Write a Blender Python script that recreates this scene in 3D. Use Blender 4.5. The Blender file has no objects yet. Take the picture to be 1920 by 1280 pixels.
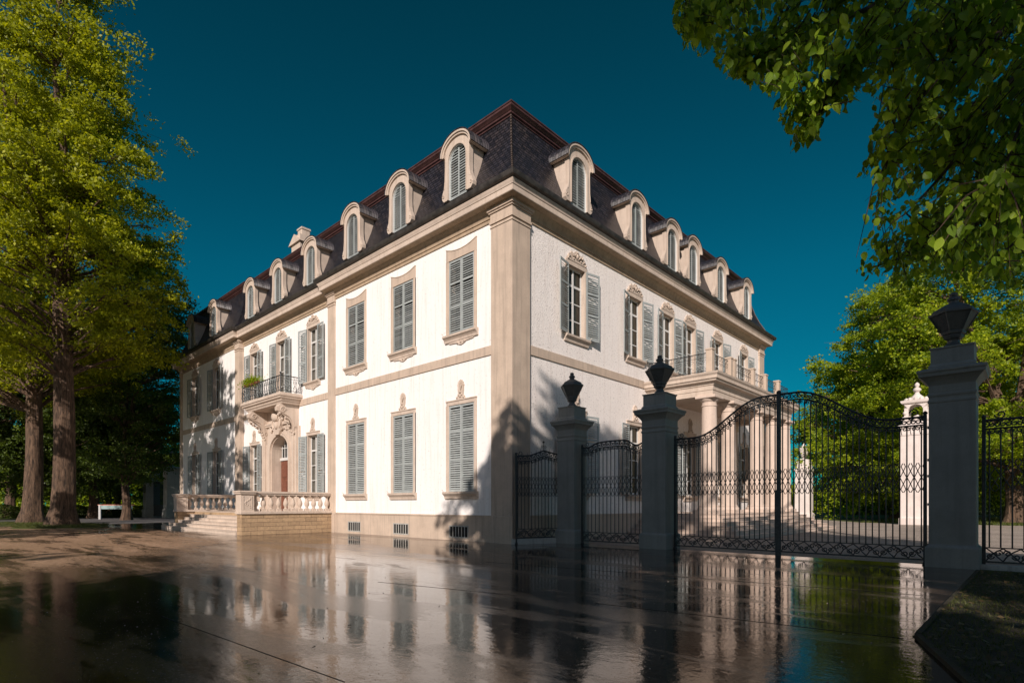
import bpy, math, random
import numpy as np
from mathutils import Vector, Matrix, noise as mnoise

PI = math.pi
sc = bpy.context.scene
COL = sc.collection

# ------------------------------------------------------------------ camera
F, HOR, EYE = 1043.0, 945.0, 1.5
ANG = math.radians(133.1)
fw = (math.cos(ANG), math.sin(ANG)); rt = (fw[1], -fw[0])
CAM = (-21.14 * fw[0], -21.14 * fw[1])
cd = bpy.data.cameras.new('camera'); cam = bpy.data.objects.new('camera', cd); COL.objects.link(cam)
cam.location = (CAM[0], CAM[1], EYE)
cam.rotation_euler = (PI / 2, 0, ANG - PI / 2)
cd.sensor_width = 36; cd.lens = 36 * F / 1920; cd.shift_y = (HOR - 640) / 1920
cd.clip_start = 0.05; cd.clip_end = 3000
sc.camera = cam

# ------------------------------------------------------------------ sky and sun
SUN_AZ = (0.50, -0.866); SUN_EL = math.radians(27)
w = bpy.data.worlds.new("World"); sc.world = w; w.use_nodes = True
nt = w.node_tree; nt.nodes.clear()
sky = nt.nodes.new('ShaderNodeTexSky'); sky.sky_type = 'NISHITA'; sky.sun_disc = False
sky.sun_elevation = SUN_EL; sky.sun_rotation = math.atan2(SUN_AZ[0], SUN_AZ[1])
sky.air_density = 1.0; sky.dust_density = 0.2; sky.ozone_density = 3.0
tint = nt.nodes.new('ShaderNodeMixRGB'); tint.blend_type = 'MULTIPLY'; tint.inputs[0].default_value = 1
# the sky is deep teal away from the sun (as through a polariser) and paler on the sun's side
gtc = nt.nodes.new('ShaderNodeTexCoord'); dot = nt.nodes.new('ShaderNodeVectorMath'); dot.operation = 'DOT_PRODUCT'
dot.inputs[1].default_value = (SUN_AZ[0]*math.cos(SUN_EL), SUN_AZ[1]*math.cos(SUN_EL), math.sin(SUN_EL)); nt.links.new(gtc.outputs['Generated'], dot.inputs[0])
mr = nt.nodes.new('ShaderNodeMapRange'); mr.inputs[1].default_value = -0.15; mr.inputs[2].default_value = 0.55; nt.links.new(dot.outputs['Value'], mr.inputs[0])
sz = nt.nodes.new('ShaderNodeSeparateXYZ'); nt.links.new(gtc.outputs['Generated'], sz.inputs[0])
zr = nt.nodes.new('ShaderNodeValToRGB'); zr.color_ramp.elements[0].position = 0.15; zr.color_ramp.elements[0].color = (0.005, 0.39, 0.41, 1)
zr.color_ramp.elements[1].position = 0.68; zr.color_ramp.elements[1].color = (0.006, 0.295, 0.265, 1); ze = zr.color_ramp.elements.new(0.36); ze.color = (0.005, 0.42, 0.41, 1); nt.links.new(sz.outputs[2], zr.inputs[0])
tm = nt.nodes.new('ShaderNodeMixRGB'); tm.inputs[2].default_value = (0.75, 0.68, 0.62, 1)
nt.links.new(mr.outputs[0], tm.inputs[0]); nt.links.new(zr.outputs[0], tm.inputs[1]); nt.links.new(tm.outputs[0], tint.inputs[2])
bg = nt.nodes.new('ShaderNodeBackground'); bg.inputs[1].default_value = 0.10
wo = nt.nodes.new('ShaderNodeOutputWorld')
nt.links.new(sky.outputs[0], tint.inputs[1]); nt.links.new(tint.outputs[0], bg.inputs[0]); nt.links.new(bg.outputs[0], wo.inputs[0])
sl = bpy.data.lights.new('sun', 'SUN'); so = bpy.data.objects.new('sun', sl); COL.objects.link(so)
sl.energy = 5.0; sl.angle = math.radians(0.53); sl.color = (1.0, 0.875, 0.79)
sd = Vector((SUN_AZ[0] * math.cos(SUN_EL), SUN_AZ[1] * math.cos(SUN_EL), math.sin(SUN_EL)))
so.rotation_euler = sd.to_track_quat('Z', 'Y').to_euler(); so.location = (20, -60, 60)
sc.view_settings.view_transform = 'Standard'; sc.view_settings.look = 'None'
sc.view_settings.exposure = 0.0; sc.view_settings.gamma = 1.0
sc.cycles.max_bounces = 8; sc.cycles.transparent_max_bounces = 12

def at(px, py, t):
    """world point seen at a photo pixel at depth t"""
    k = (px - 960.5) / F
    return Vector((CAM[0] + t * (fw[0] + k * rt[0]), CAM[1] + t * (fw[1] + k * rt[1]), EYE + (HOR - py) * t / F))

# ------------------------------------------------------------------ materials
def new_mat(name):
    m = bpy.data.materials.new(name); m.use_nodes = True
    n = m.node_tree.nodes; b = n['Principled BSDF']
    return m, m.node_tree, b
def N(t, typ, **kw):
    n = t.nodes.new(typ)
    for k, v in kw.items():
        if k in ('inputs',):
            for i, val in v.items(): n.inputs[i].default_value = val
        else: setattr(n, k, v)
    return n
def ramp(t, stops, src=None, interp='LINEAR'):
    r = t.nodes.new('ShaderNodeValToRGB'); r.color_ramp.interpolation = interp
    e = r.color_ramp.elements
    while len(e) < len(stops): e.new(0.5)
    for i, (p, c) in enumerate(stops):
        e[i].position = p; e[i].color = (c[0], c[1], c[2], 1) if len(c) == 3 else c
    if src is not None: t.links.new(src, r.inputs[0])
    return r
def g(v): return (v, v, v)

def plaster(name, base, var=0.06, stain=(0.45, 0.36, 0.28), stain_amt=0.25, bump=0.15, bscale=18, rough=0.85, cracks=0.0, blotch=1.2, speck=0.82):
    m, t, b = new_mat(name); L = t.links
    tc = N(t, 'ShaderNodeTexCoord')
    n1 = N(t, 'ShaderNodeTexNoise', inputs={'Scale': blotch, 'Detail': 8, 'Roughness': 0.65}); L.new(tc.outputs['Object'], n1.inputs['Vector'])
    mp = N(t, 'ShaderNodeMapping'); mp.inputs['Scale'].default_value = (3.0, 3.0, 0.16); L.new(tc.outputs['Object'], mp.inputs['Vector'])
    n2 = N(t, 'ShaderNodeTexNoise', inputs={'Scale': 2.0, 'Detail': 6, 'Roughness': 0.6}); L.new(mp.outputs[0], n2.inputs['Vector'])
    n3 = N(t, 'ShaderNodeTexNoise', inputs={'Scale': bscale, 'Detail': 5, 'Roughness': 0.6}); L.new(tc.outputs['Object'], n3.inputs['Vector'])
    lo = tuple(c * (1 - var) for c in base); hi = tuple(min(1, c * (1 + var)) for c in base)
    r1 = ramp(t, [(0.3, lo), (0.7, hi)], n1.outputs['Fac'])
    r2 = ramp(t, [(0.49, g(0)), (0.68, g(1))], n2.outputs['Fac'])
    mx = N(t, 'ShaderNodeMixRGB'); mx.inputs[2].default_value = (*stain, 1)
    mul = N(t, 'ShaderNodeMath', operation='MULTIPLY'); mul.inputs[1].default_value = stain_amt
    L.new(r2.outputs[0], mul.inputs[0]); L.new(mul.outputs[0], mx.inputs[0]); L.new(r1.outputs[0], mx.inputs[1])
    out = mx.outputs[0]
    spk = ramp(t, [(0.58, g(1)), (0.66, g(speck))], n3.outputs['Fac'])
    mm = N(t, 'ShaderNodeMixRGB', blend_type='MULTIPLY'); mm.inputs[0].default_value = 1
    L.new(out, mm.inputs[1]); L.new(spk.outputs[0], mm.inputs[2]); out = mm.outputs[0]
    h = n3.outputs['Fac']
    if cracks > 0:
        v = N(t, 'ShaderNodeTexNoise', inputs={'Scale': 3.0, 'Detail': 9, 'Roughness': 0.75, 'Distortion': 1.2}); L.new(tc.outputs['Object'], v.inputs['Vector'])
        rc = ramp(t, [(0.47, g(0)), (0.5, g(1)), (0.53, g(0))], v.outputs['Fac'])
        ad = N(t, 'ShaderNodeMath', operation='MULTIPLY_ADD'); ad.inputs[1].default_value = -cracks
        L.new(rc.outputs[0], ad.inputs[0]); L.new(h, ad.inputs[2]); h = ad.outputs[0]
    bp = N(t, 'ShaderNodeBump', inputs={'Strength': bump, 'Distance': 0.03}); L.new(h, bp.inputs['Height'])
    L.new(bp.outputs[0], b.inputs['Normal']); L.new(out, b.inputs['Base Color'])
    b.inputs['Roughness'].default_value = rough
    return m

M_WHITE = plaster('white_stucco', (0.86, 0.84, 0.82), var=0.03, stain=(0.60, 0.50, 0.42), stain_amt=0.30, bump=0.10, bscale=9)
M_ROUGH = plaster('rough_stucco', (0.88, 0.83, 0.79), var=0.03, stain=(0.60, 0.50, 0.44), stain_amt=0.3, bump=0.7, bscale=15, cracks=0.12, speck=0.40)
M_STONE = plaster('tan_stone', (0.53, 0.425, 0.335), var=0.13, stain=(0.30, 0.245, 0.20), stain_amt=0.5, bump=0.12, bscale=30)
M_TRIM = plaster('pale_stone', (0.56, 0.465, 0.385), var=0.13, stain=(0.36, 0.27, 0.20), stain_amt=0.4, bump=0.15, bscale=26)
M_COLUMN = plaster('column_stone', (0.60, 0.485, 0.405), var=0.10, stain=(0.40, 0.31, 0.25), stain_amt=0.4, bump=0.15, bscale=20)
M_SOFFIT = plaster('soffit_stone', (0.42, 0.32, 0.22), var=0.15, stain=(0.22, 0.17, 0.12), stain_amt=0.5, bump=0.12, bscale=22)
M_PILLAR = plaster('grey_painted_stone', (0.235, 0.24, 0.22), var=0.16, stain=(0.16, 0.16, 0.15), stain_amt=0.5, bump=0.15, bscale=34, rough=0.6)
M_URN = plaster('dark_patinated_stone', (0.085, 0.092, 0.090), var=0.2, stain=(0.05, 0.05, 0.05), stain_amt=0.5, bump=0.2, bscale=30, rough=0.5)
M_FARPIL = plaster('grey_stone', (0.42, 0.42, 0.39), var=0.1, stain=(0.15, 0.15, 0.14), stain_amt=0.4)
M_SHRINE = plaster('weathered_white_stone', (0.70, 0.63, 0.59), var=0.1, stain=(0.50, 0.40, 0.34), stain_amt=0.4, bump=0.2)
M_BARK = None

def simple(name, col, rough=0.6, metal=0.0, nscale=12, var=0.2, bump=0.05):
    m, t, b = new_mat(name); L = t.links
    tc = N(t, 'ShaderNodeTexCoord'); n1 = N(t, 'ShaderNodeTexNoise', inputs={'Scale': nscale, 'Detail': 6}); L.new(tc.outputs['Object'], n1.inputs['Vector'])
    r = ramp(t, [(0.3, tuple(c * (1 - var) for c in col)), (0.7, tuple(min(1, c * (1 + var)) for c in col))], n1.outputs['Fac'])
    L.new(r.outputs[0], b.inputs['Base Color']); b.inputs['Roughness'].default_value = rough; b.inputs['Metallic'].default_value = metal
    bp = N(t, 'ShaderNodeBump', inputs={'Strength': bump, 'Distance': 0.01}); L.new(n1.outputs['Fac'], bp.inputs['Height']); L.new(bp.outputs[0], b.inputs['Normal'])
    return m
M_SHUT = simple('blue_grey_paint', (0.36, 0.395, 0.39), 0.55, nscale=6, var=0.12)
def fade(m, lo, hi):
    t=m.node_tree; L=t.links; b=t.nodes['Principled BSDF']; src=b.inputs['Base Color'].links[0].from_socket
    oi=N(t,'ShaderNodeObjectInfo'); mr_=N(t,'ShaderNodeMapRange'); mr_.inputs[3].default_value=lo; mr_.inputs[4].default_value=hi; L.new(oi.outputs['Random'],mr_.inputs[0])
    mm=N(t,'ShaderNodeMixRGB',blend_type='MULTIPLY'); mm.inputs[0].default_value=1; L.new(src,mm.inputs[1]); L.new(mr_.outputs[0],mm.inputs[2]); L.new(mm.outputs[0],b.inputs['Base Color'])
fade(M_SHUT, 0.80, 1.08)
M_FRAME = simple('white_window_paint', (0.62, 0.62, 0.60), 0.5, var=0.08)
M_IRON = simple('black_iron', (0.042, 0.050, 0.055), 0.45, 0.3, nscale=20, var=0.4, bump=0.2)
M_GUTTER = simple('dark_gutter_metal', (0.055, 0.048, 0.042), 0.5, 0.3, nscale=5, var=0.5)
M_MOULD = simple('red_brown_painted_metal', (0.066, 0.029, 0.027), 0.5, nscale=4, var=0.35)
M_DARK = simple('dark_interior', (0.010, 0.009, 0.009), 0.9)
M_CURTAIN = simple('cream_curtain', (0.50, 0.38, 0.24), 0.9, nscale=3)
M_CURTAIN_G = simple('grey_curtain', (0.22, 0.20, 0.18), 0.9, nscale=3)
M_DOOR = simple('red_brown_wood', (0.17, 0.060, 0.035), 0.45, nscale=9, var=0.3)
M_WHITEMETAL = simple('white_painted_board', (0.45, 0.45, 0.45), 0.5)
M_TRAY = simple('teal_grey_board', (0.25, 0.36, 0.36), 0.6)
M_BRICK_FAR = simple('red_brick_top', (0.50, 0.20, 0.13), 0.8)
M_LEAD = simple('lead_sheet', (0.09, 0.07, 0.06), 0.5, 0.2)

def glass_mat():
    m, t, b = new_mat('window_glass'); L = t.links
    t.nodes.remove(b)
    gl = N(t, 'ShaderNodeBsdfGlossy'); gl.inputs['Roughness'].default_value = 0.03
    tr = N(t, 'ShaderNodeBsdfTransparent'); tr.inputs[0].default_value = (0.85, 0.88, 0.86, 1)
    fr = N(t, 'ShaderNodeFresnel'); fr.inputs[0].default_value = 1.5
    mx = N(t, 'ShaderNodeMixShader'); out = t.nodes['Material Output']
    L.new(fr.outputs[0], mx.inputs[0]); L.new(tr.outputs[0], mx.inputs[1]); L.new(gl.outputs[0], mx.inputs[2]); L.new(mx.outputs[0], out.inputs[0])
    return m
M_GLASS = glass_mat()

def slate_mat():
    m, t, b = new_mat('slate_tiles'); L = t.links
    uv = N(t, 'ShaderNodeUVMap')
    ds = N(t, 'ShaderNodeTexNoise', inputs={'Scale': 3.0, 'Detail': 3})
    L.new(uv.outputs[0], ds.inputs['Vector'])
    mad = N(t, 'ShaderNodeVectorMath', operation='MULTIPLY_ADD'); mad.inputs[1].default_value = (0.10, 0.05, 0)
    L.new(ds.outputs['Color'], mad.inputs[0]); L.new(uv.outputs[0], mad.inputs[2])
    br = N(t, 'ShaderNodeTexBrick'); br.inputs['Scale'].default_value = 1.0
    br.inputs['Brick Width'].default_value = 0.24; br.inputs['Row Height'].default_value = 0.15; br.inputs['Mortar Size'].default_value = 0.022
    br.inputs['Mortar Smooth'].default_value = 0.3
    br.inputs['Color1'].default_value = (0.009, 0.0095, 0.014, 1); br.inputs['Color2'].default_value = (0.044, 0.039, 0.041, 1); br.inputs['Mortar'].default_value = (0.0015, 0.0015, 0.002, 1)
    br.inputs['Bias'].default_value = -0.1
    L.new(mad.outputs[0], br.inputs['Vector'])
    n = N(t, 'ShaderNodeTexNoise', inputs={'Scale': 0.9, 'Detail': 7, 'Roughness': 0.7}); L.new(uv.outputs[0], n.inputs['Vector'])
    r = ramp(t, [(0.42, (0.8, 0.85, 1.1)), (0.66, (1.5, 1.25, 1.1))], n.outputs['Fac'])
    mm = N(t, 'ShaderNodeMixRGB', blend_type='MULTIPLY'); mm.inputs[0].default_value = 1
    L.new(br.outputs['Color'], mm.inputs[1]); L.new(r.outputs[0], mm.inputs[2]); L.new(mm.outputs[0], b.inputs['Base Color'])
    # each course tilts outwards at its lower edge
    sp = N(t, 'ShaderNodeSeparateXYZ'); L.new(mad.outputs[0], sp.inputs[0])
    dv = N(t, 'ShaderNodeMath', operation='DIVIDE'); dv.inputs[1].default_value = 0.15; L.new(sp.outputs[1], dv.inputs[0])
    fc = N(t, 'ShaderNodeMath', operation='FRACT'); L.new(dv.outputs[0], fc.inputs[0])
    inv = N(t, 'ShaderNodeMath', operation='SUBTRACT'); inv.inputs[0].default_value = 1; L.new(fc.outputs[0], inv.inputs[1])
    ad = N(t, 'ShaderNodeMath', operation='MULTIPLY_ADD'); ad.inputs[1].default_value = -0.6
    L.new(br.outputs['Fac'], ad.inputs[0]); L.new(inv.outputs[0], ad.inputs[2])
    bp = N(t, 'ShaderNodeBump', inputs={'Strength': 1.0, 'Distance': 0.10}); L.new(ad.outputs[0], bp.inputs['Height']); L.new(bp.outputs[0], b.inputs['Normal'])
    b.inputs['Roughness'].default_value = 0.48
    return m
M_SLATE = slate_mat()

def ashlar_mat():
    m, t, b = new_mat('ashlar_blocks'); L = t.links
    tc = N(t, 'ShaderNodeTexCoord'); sx = N(t, 'ShaderNodeSeparateXYZ'); L.new(tc.outputs['Object'], sx.inputs[0])
    ad = N(t, 'ShaderNodeMath', operation='ADD'); L.new(sx.outputs[0], ad.inputs[0]); L.new(sx.outputs[1], ad.inputs[1])
    cb = N(t, 'ShaderNodeCombineXYZ'); L.new(ad.outputs[0], cb.inputs[0]); L.new(sx.outputs[2], cb.inputs[1])
    br = N(t, 'ShaderNodeTexBrick'); br.inputs['Scale'].default_value = 1.0
    br.inputs['Brick Width'].default_value = 0.62; br.inputs['Row Height'].default_value = 0.205; br.inputs['Mortar Size'].default_value = 0.007
    br.inputs['Color1'].default_value = (0.46, 0.32, 0.19, 1); br.inputs['Color2'].default_value = (0.36, 0.25, 0.15, 1); br.inputs['Mortar'].default_value = (0.12, 0.08, 0.05, 1)
    L.new(cb.outputs[0], br.inputs['Vector'])
    n = N(t, 'ShaderNodeTexNoise', inputs={'Scale': 9, 'Detail': 7, 'Roughness': 0.7}); L.new(tc.outputs['Object'], n.inputs['Vector'])
    r = ramp(t, [(0.3, g(0.75)), (0.7, g(1.2))], n.outputs['Fac'])
    mm = N(t, 'ShaderNodeMixRGB', blend_type='MULTIPLY'); mm.inputs[0].default_value = 1
    L.new(br.outputs['Color'], mm.inputs[1]); L.new(r.outputs[0], mm.inputs[2]); L.new(mm.outputs[0], b.inputs['Base Color'])
    a2 = N(t, 'ShaderNodeMath', operation='MULTIPLY_ADD'); a2.inputs[1].default_value = -1.2
    L.new(br.outputs['Fac'], a2.inputs[0]); L.new(n.outputs['Fac'], a2.inputs[2])
    bp = N(t, 'ShaderNodeBump', inputs={'Strength': 0.5, 'Distance': 0.02}); L.new(a2.outputs[0], bp.inputs['Height']); L.new(bp.outputs[0], b.inputs['Normal'])
    b.inputs['Roughness'].default_value = 0.85
    return m
M_ASHLAR = ashlar_mat()

def bark_mat():
    m, t, b = new_mat('furrowed_bark'); L = t.links
    tc = N(t, 'ShaderNodeTexCoord'); mp = N(t, 'ShaderNodeMapping'); mp.inputs['Scale'].default_value = (5, 5, 0.7); L.new(tc.outputs['Object'], mp.inputs['Vector'])
    n = N(t, 'ShaderNodeTexNoise', inputs={'Scale': 2.2, 'Detail': 8, 'Roughness': 0.75, 'Distortion': 0.6}); L.new(mp.outputs[0], n.inputs['Vector'])
    r = ramp(t, [(0.38, (0.022, 0.015, 0.010)), (0.54, (0.13, 0.080, 0.050)), (0.74, (0.25, 0.165, 0.11))], n.outputs['Fac'])
    L.new(r.outputs[0], b.inputs['Base Color']); b.inputs['Roughness'].default_value = 0.9
    bp = N(t, 'ShaderNodeBump', inputs={'Strength': 1.0, 'Distance': 0.08}); L.new(n.outputs['Fac'], bp.inputs['Height']); L.new(bp.outputs[0], b.inputs['Normal'])
    return m
M_BARK = bark_mat()

def leaf_mat(name, a, b_, c, transl=0.35, rough=0.5, nscale=0.35):
    m, t, b = new_mat(name); L = t.links; out = t.nodes['Material Output']
    geo = N(t, 'ShaderNodeNewGeometry')
    tc = N(t, 'ShaderNodeTexCoord'); n = N(t, 'ShaderNodeTexNoise', inputs={'Scale': nscale, 'Detail': 3}); L.new(tc.outputs['Object'], n.inputs['Vector'])
    mixf = N(t, 'ShaderNodeMath', operation='MULTIPLY_ADD'); mixf.inputs[1].default_value = 0.55
    sc2 = N(t, 'ShaderNodeMath', operation='MULTIPLY'); sc2.inputs[1].default_value = 0.45; L.new(n.outputs['Fac'], sc2.inputs[0])
    L.new(geo.outputs['Random Per Island'], mixf.inputs[0]); L.new(sc2.outputs[0], mixf.inputs[2])
    r = ramp(t, [(0.1, a), (0.5, b_), (0.9, c)], mixf.outputs[0])
    L.new(r.outputs[0], b.inputs['Base Color']); b.inputs['Roughness'].default_value = rough
    b.inputs['Specular IOR Level'].default_value = 0.35
    tr = N(t, 'ShaderNodeBsdfTranslucent')
    mm = N(t, 'ShaderNodeMixRGB', blend_type='MULTIPLY'); mm.inputs[0].default_value = 1; mm.inputs[2].default_value = (1.5, 1.45, 0.6, 1)
    L.new(r.outputs[0], mm.inputs[1]); L.new(mm.outputs[0], tr.inputs[0])
    ms = N(t, 'ShaderNodeMixShader'); ms.inputs[0].default_value = transl
    L.new(b.outputs[0], ms.inputs[1]); L.new(tr.outputs[0], ms.inputs[2]); L.new(ms.outputs[0], out.inputs[0])
    return m
M_LEAF_GOLD = leaf_mat('spring_leaf', (0.13, 0.15, 0.008), (0.28, 0.32, 0.010), (0.54, 0.53, 0.016), transl=0.45)
M_LEAF_GREEN = leaf_mat('green_leaf', (0.08, 0.14, 0.010), (0.23, 0.32, 0.012), (0.50, 0.54, 0.018), transl=0.5)
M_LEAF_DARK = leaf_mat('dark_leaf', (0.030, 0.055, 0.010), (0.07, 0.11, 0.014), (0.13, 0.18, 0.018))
M_LEAF_NEAR = leaf_mat('near_leaf', (0.06, 0.12, 0.012), (0.20, 0.33, 0.022), (0.52, 0.66, 0.06), transl=0.5, rough=0.38, nscale=1.2)
def veins(m):
    t=m.node_tree; L=t.links; b=t.nodes['Principled BSDF']
    uv=N(t,'ShaderNodeUVMap'); sp=N(t,'ShaderNodeSeparateXYZ'); L.new(uv.outputs[0],sp.inputs[0])
    ab=N(t,'ShaderNodeMath',operation='ABSOLUTE'); L.new(sp.outputs[1],ab.inputs[0])
    ma=N(t,'ShaderNodeMath',operation='MULTIPLY_ADD'); ma.inputs[1].default_value=-0.8; L.new(ab.outputs[0],ma.inputs[0]); L.new(sp.outputs[0],ma.inputs[2])
    mu=N(t,'ShaderNodeMath',operation='MULTIPLY'); mu.inputs[1].default_value=56; L.new(ma.outputs[0],mu.inputs[0])
    sn=N(t,'ShaderNodeMath',operation='SINE'); L.new(mu.outputs[0],sn.inputs[0])
    bp=N(t,'ShaderNodeBump',inputs={'Strength':0.5,'Distance':0.004}); L.new(sn.outputs[0],bp.inputs['Height']); L.new(bp.outputs[0],b.inputs['Normal'])
veins(M_LEAF_NEAR)
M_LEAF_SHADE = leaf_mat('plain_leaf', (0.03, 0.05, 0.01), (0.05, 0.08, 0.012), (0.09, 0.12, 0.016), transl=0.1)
M_GRASS = leaf_mat('grass_blade', (0.035, 0.05, 0.010), (0.07, 0.09, 0.014), (0.13, 0.14, 0.03), transl=0.2)
M_LITTER = leaf_mat('dry_leaf', (0.05, 0.035, 0.015), (0.10, 0.07, 0.03), (0.16, 0.12, 0.06), transl=0.1)
M_FLOWER = simple('red_flowers', (0.6, 0.10, 0.06), 0.7)

# ------------------------------------------------------------------ mesh helpers
class MB:
    def __init__(s): s.v = []; s.f = []; s.uv = {}; s.mi = []; s.cur = 0
    def add(s, vs, fs, uvs=None):
        o = len(s.v); s.v += [tuple(p) for p in vs]
        for i, f in enumerate(fs):
            if uvs: s.uv[len(s.f)] = uvs[i]
            s.f.append(tuple(o + k for k in f)); s.mi.append(s.cur)
        return s
    def box(s, x0, x1, y0, y1, z0, z1):
        return s.add([(x0,y0,z0),(x1,y0,z0),(x1,y1,z0),(x0,y1,z0),(x0,y0,z1),(x1,y0,z1),(x1,y1,z1),(x0,y1,z1)],
              [(0,3,2,1),(4,5,6,7),(0,1,5,4),(1,2,6,5),(2,3,7,6),(3,0,4,7)])
    def cham(s, x0, x1, y0, y1, z0, z1, c=0.01):
        """box with chamfered vertical edges and top"""
        p = [(x0+c,y0),(x1-c,y0),(x1,y0+c),(x1,y1-c),(x1-c,y1),(x0+c,y1),(x0,y1-c),(x0,y0+c)]
        q = [(x0+2*c,y0+c),(x1-2*c,y0+c),(x1-c,y0+2*c),(x1-c,y1-2*c),(x1-2*c,y1-c),(x0+2*c,y1-c),(x0+c,y1-2*c),(x0+c,y0+2*c)]
        vs = [(a,b,z0) for a,b in p] + [(a,b,z1-c) for a,b in p] + [(a,b,z1) for a,b in q]
        fs = [tuple(range(7,-1,-1)), tuple(range(16,24))]
        for k in range(2):
            for i in range(8): j=(i+1)%8; fs.append((k*8+i,k*8+j,k*8+8+j,k*8+8+i))
        return s.add(vs, fs)
    def obox(s, mat, sx, sy, sz):
        vs = [mat @ Vector((a*sx/2,b*sy/2,c*sz/2)) for a,b,c in ((-1,-1,-1),(1,-1,-1),(1,1,-1),(-1,1,-1),(-1,-1,1),(1,-1,1),(1,1,1),(-1,1,1))]
        return s.add(vs, [(0,3,2,1),(4,5,6,7),(0,1,5,4),(1,2,6,5),(2,3,7,6),(3,0,4,7)])
    def prism(s, poly, y0, y1):
        """polygon in x,z (counter-clockwise seen from -y) extruded y0..y1"""
        n = len(poly)
        vs = [(x,y0,z) for x,z in poly] + [(x,y1,z) for x,z in poly]
        fs = [tuple(range(n)), tuple(range(2*n-1, n-1, -1))]
        for i in range(n): j=(i+1)%n; fs.append((i,n+i,n+j,j))
        return s.add(vs, fs)
    def prismx(s, poly, x0, x1):
        """polygon in y,z extruded in x"""
        n = len(poly)
        vs = [(x0,y,z) for y,z in poly] + [(x1,y,z) for y,z in poly]
        fs = [tuple(range(n)), tuple(range(2*n-1, n-1, -1))]
        for i in range(n): j=(i+1)%n; fs.append((i,n+i,n+j,j))
        return s.add(vs, fs)
    def slab(s, poly, z0, z1):
        n = len(poly)
        vs = [(x,y,z0) for x,y in poly] + [(x,y,z1) for x,y in poly]
        fs = [tuple(range(n-1,-1,-1)), tuple(range(n, 2*n))]
        for i in range(n): j=(i+1)%n; fs.append((i,j,n+j,n+i))
        return s.add(vs, fs)
    def tube(s, pts, r, n=5, caps=True):
        pts = [Vector(p) for p in pts]; m = len(pts)
        rs = r if isinstance(r, (list, tuple)) else [r]*m
        vs = []; prev = None
        for i, p in enumerate(pts):
            d = (pts[min(i+1,m-1)] - pts[max(i-1,0)])
            if d.length < 1e-9: d = Vector((0,0,1))
            d.normalize()
            if prev is None:
                a = d.cross(Vector((0,0,1)))
                if a.length < 0.1: a = d.cross(Vector((0,1,0)))
            else: a = prev - d*prev.dot(d)
            if a.length < 1e-6: a = d.cross(Vector((1,0,0)))
            a.normalize(); b = d.cross(a); prev = a
            for k in range(n):
                t = 2*PI*k/n; vs.append(p + (a*math.cos(t)+b*math.sin(t))*rs[i])
        fs = []
        for i in range(m-1):
            for k in range(n):
                j=(k+1)%n; fs.append((i*n+k,i*n+j,(i+1)*n+j,(i+1)*n+k))
        if caps: fs += [tuple(range(n-1,-1,-1)), tuple(range((m-1)*n, m*n))]
        return s.add(vs, fs)
    def lathe(s, prof, c=(0,0,0), n=16, a0=0.0, sy=1.0):
        vs = []
        for r, z in prof:
            for k in range(n):
                t = a0 + 2*PI*k/n; vs.append((c[0]+r*math.cos(t), c[1]+sy*r*math.sin(t), c[2]+z))
        fs = []
        m = len(prof)
        for i in range(m-1):
            for k in range(n):
                j=(k+1)%n; fs.append((i*n+k,i*n+j,(i+1)*n+j,(i+1)*n+k))
        fs += [tuple(range(n-1,-1,-1)), tuple(range((m-1)*n, m*n))]
        return s.add(vs, fs)
    def sqstack(s, prof, c=(0,0,0)):
        """square profile stack: list of (half, z)"""
        q = math.sqrt(2)
        return s.lathe([(h*q, z) for h, z in prof], c, 4, PI/4)
    def ball(s, c, r, nu=8, nv=5, sc_=(1,1,1)):
        prof = []
        for i in range(nv+1):
            a = -PI/2 + PI*i/nv; prof.append((max(1e-4, math.cos(a)), math.sin(a)))
        vs = []
        for rr, z in prof:
            for k in range(nu):
                t=2*PI*k/nu; vs.append((c[0]+r*sc_[0]*rr*math.cos(t), c[1]+r*sc_[1]*rr*math.sin(t), c[2]+r*sc_[2]*z))
        fs=[]
        for i in range(nv):
            for k in range(nu):
                j=(k+1)%nu; fs.append((i*nu+k,i*nu+j,(i+1)*nu+j,(i+1)*nu+k))
        return s.add(vs, fs)
    def ring(s, inner, outer, y0, y1):
        """strip between two x,z polylines of equal count, extruded y0..y1"""
        n = len(inner)
        vs = [(x,y0,z) for x,z in inner] + [(x,y0,z) for x,z in outer] + [(x,y1,z) for x,z in inner] + [(x,y1,z) for x,z in outer]
        fs = []
        for i in range(n-1):
            fs += [(i,n+i,n+i+1,i+1), (2*n+i+1,3*n+i+1,3*n+i,2*n+i), (i+1,2*n+i+1,2*n+i,i), (n+i,3*n+i,3*n+i+1,n+i+1)]
        fs += [(0,2*n,3*n,n), (n-1,2*n-1,4*n-1,3*n-1)]
        return s.add(vs, fs)
    def sweep(s, plan, prof, closed=True, uv=False):
        """profile (outward offset, z) swept round an axis-aligned plan polygon (counter-clockwise)"""
        n = len(plan); vs = []; m = len(prof)
        P = [Vector(p) for p in plan]
        offs = []
        for i in range(n):
            a = (P[i]-P[i-1]).normalized() if (closed or i > 0) else None
            b = (P[(i+1)%n]-P[i]).normalized() if (closed or i < n-1) else None
            na = Vector((a.y,-a.x)) if a is not None else None; nb = Vector((b.y,-b.x)) if b is not None else None
            if na is None: offs.append(nb)
            elif nb is None: offs.append(na)
            elif abs(na.dot(nb)) > 0.99: offs.append(na)
            else: offs.append(na+nb)
        for o, z in prof:
            for i in range(n): q = P[i] + offs[i]*o; vs.append((q.x,q.y,z))
        fs = []; uvs = []; vv = [0.0]
        for j in range(1, m): vv.append(vv[-1] + math.hypot(prof[j][0]-prof[j-1][0], prof[j][1]-prof[j-1][1]))
        cnt = n if closed else n-1
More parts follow.
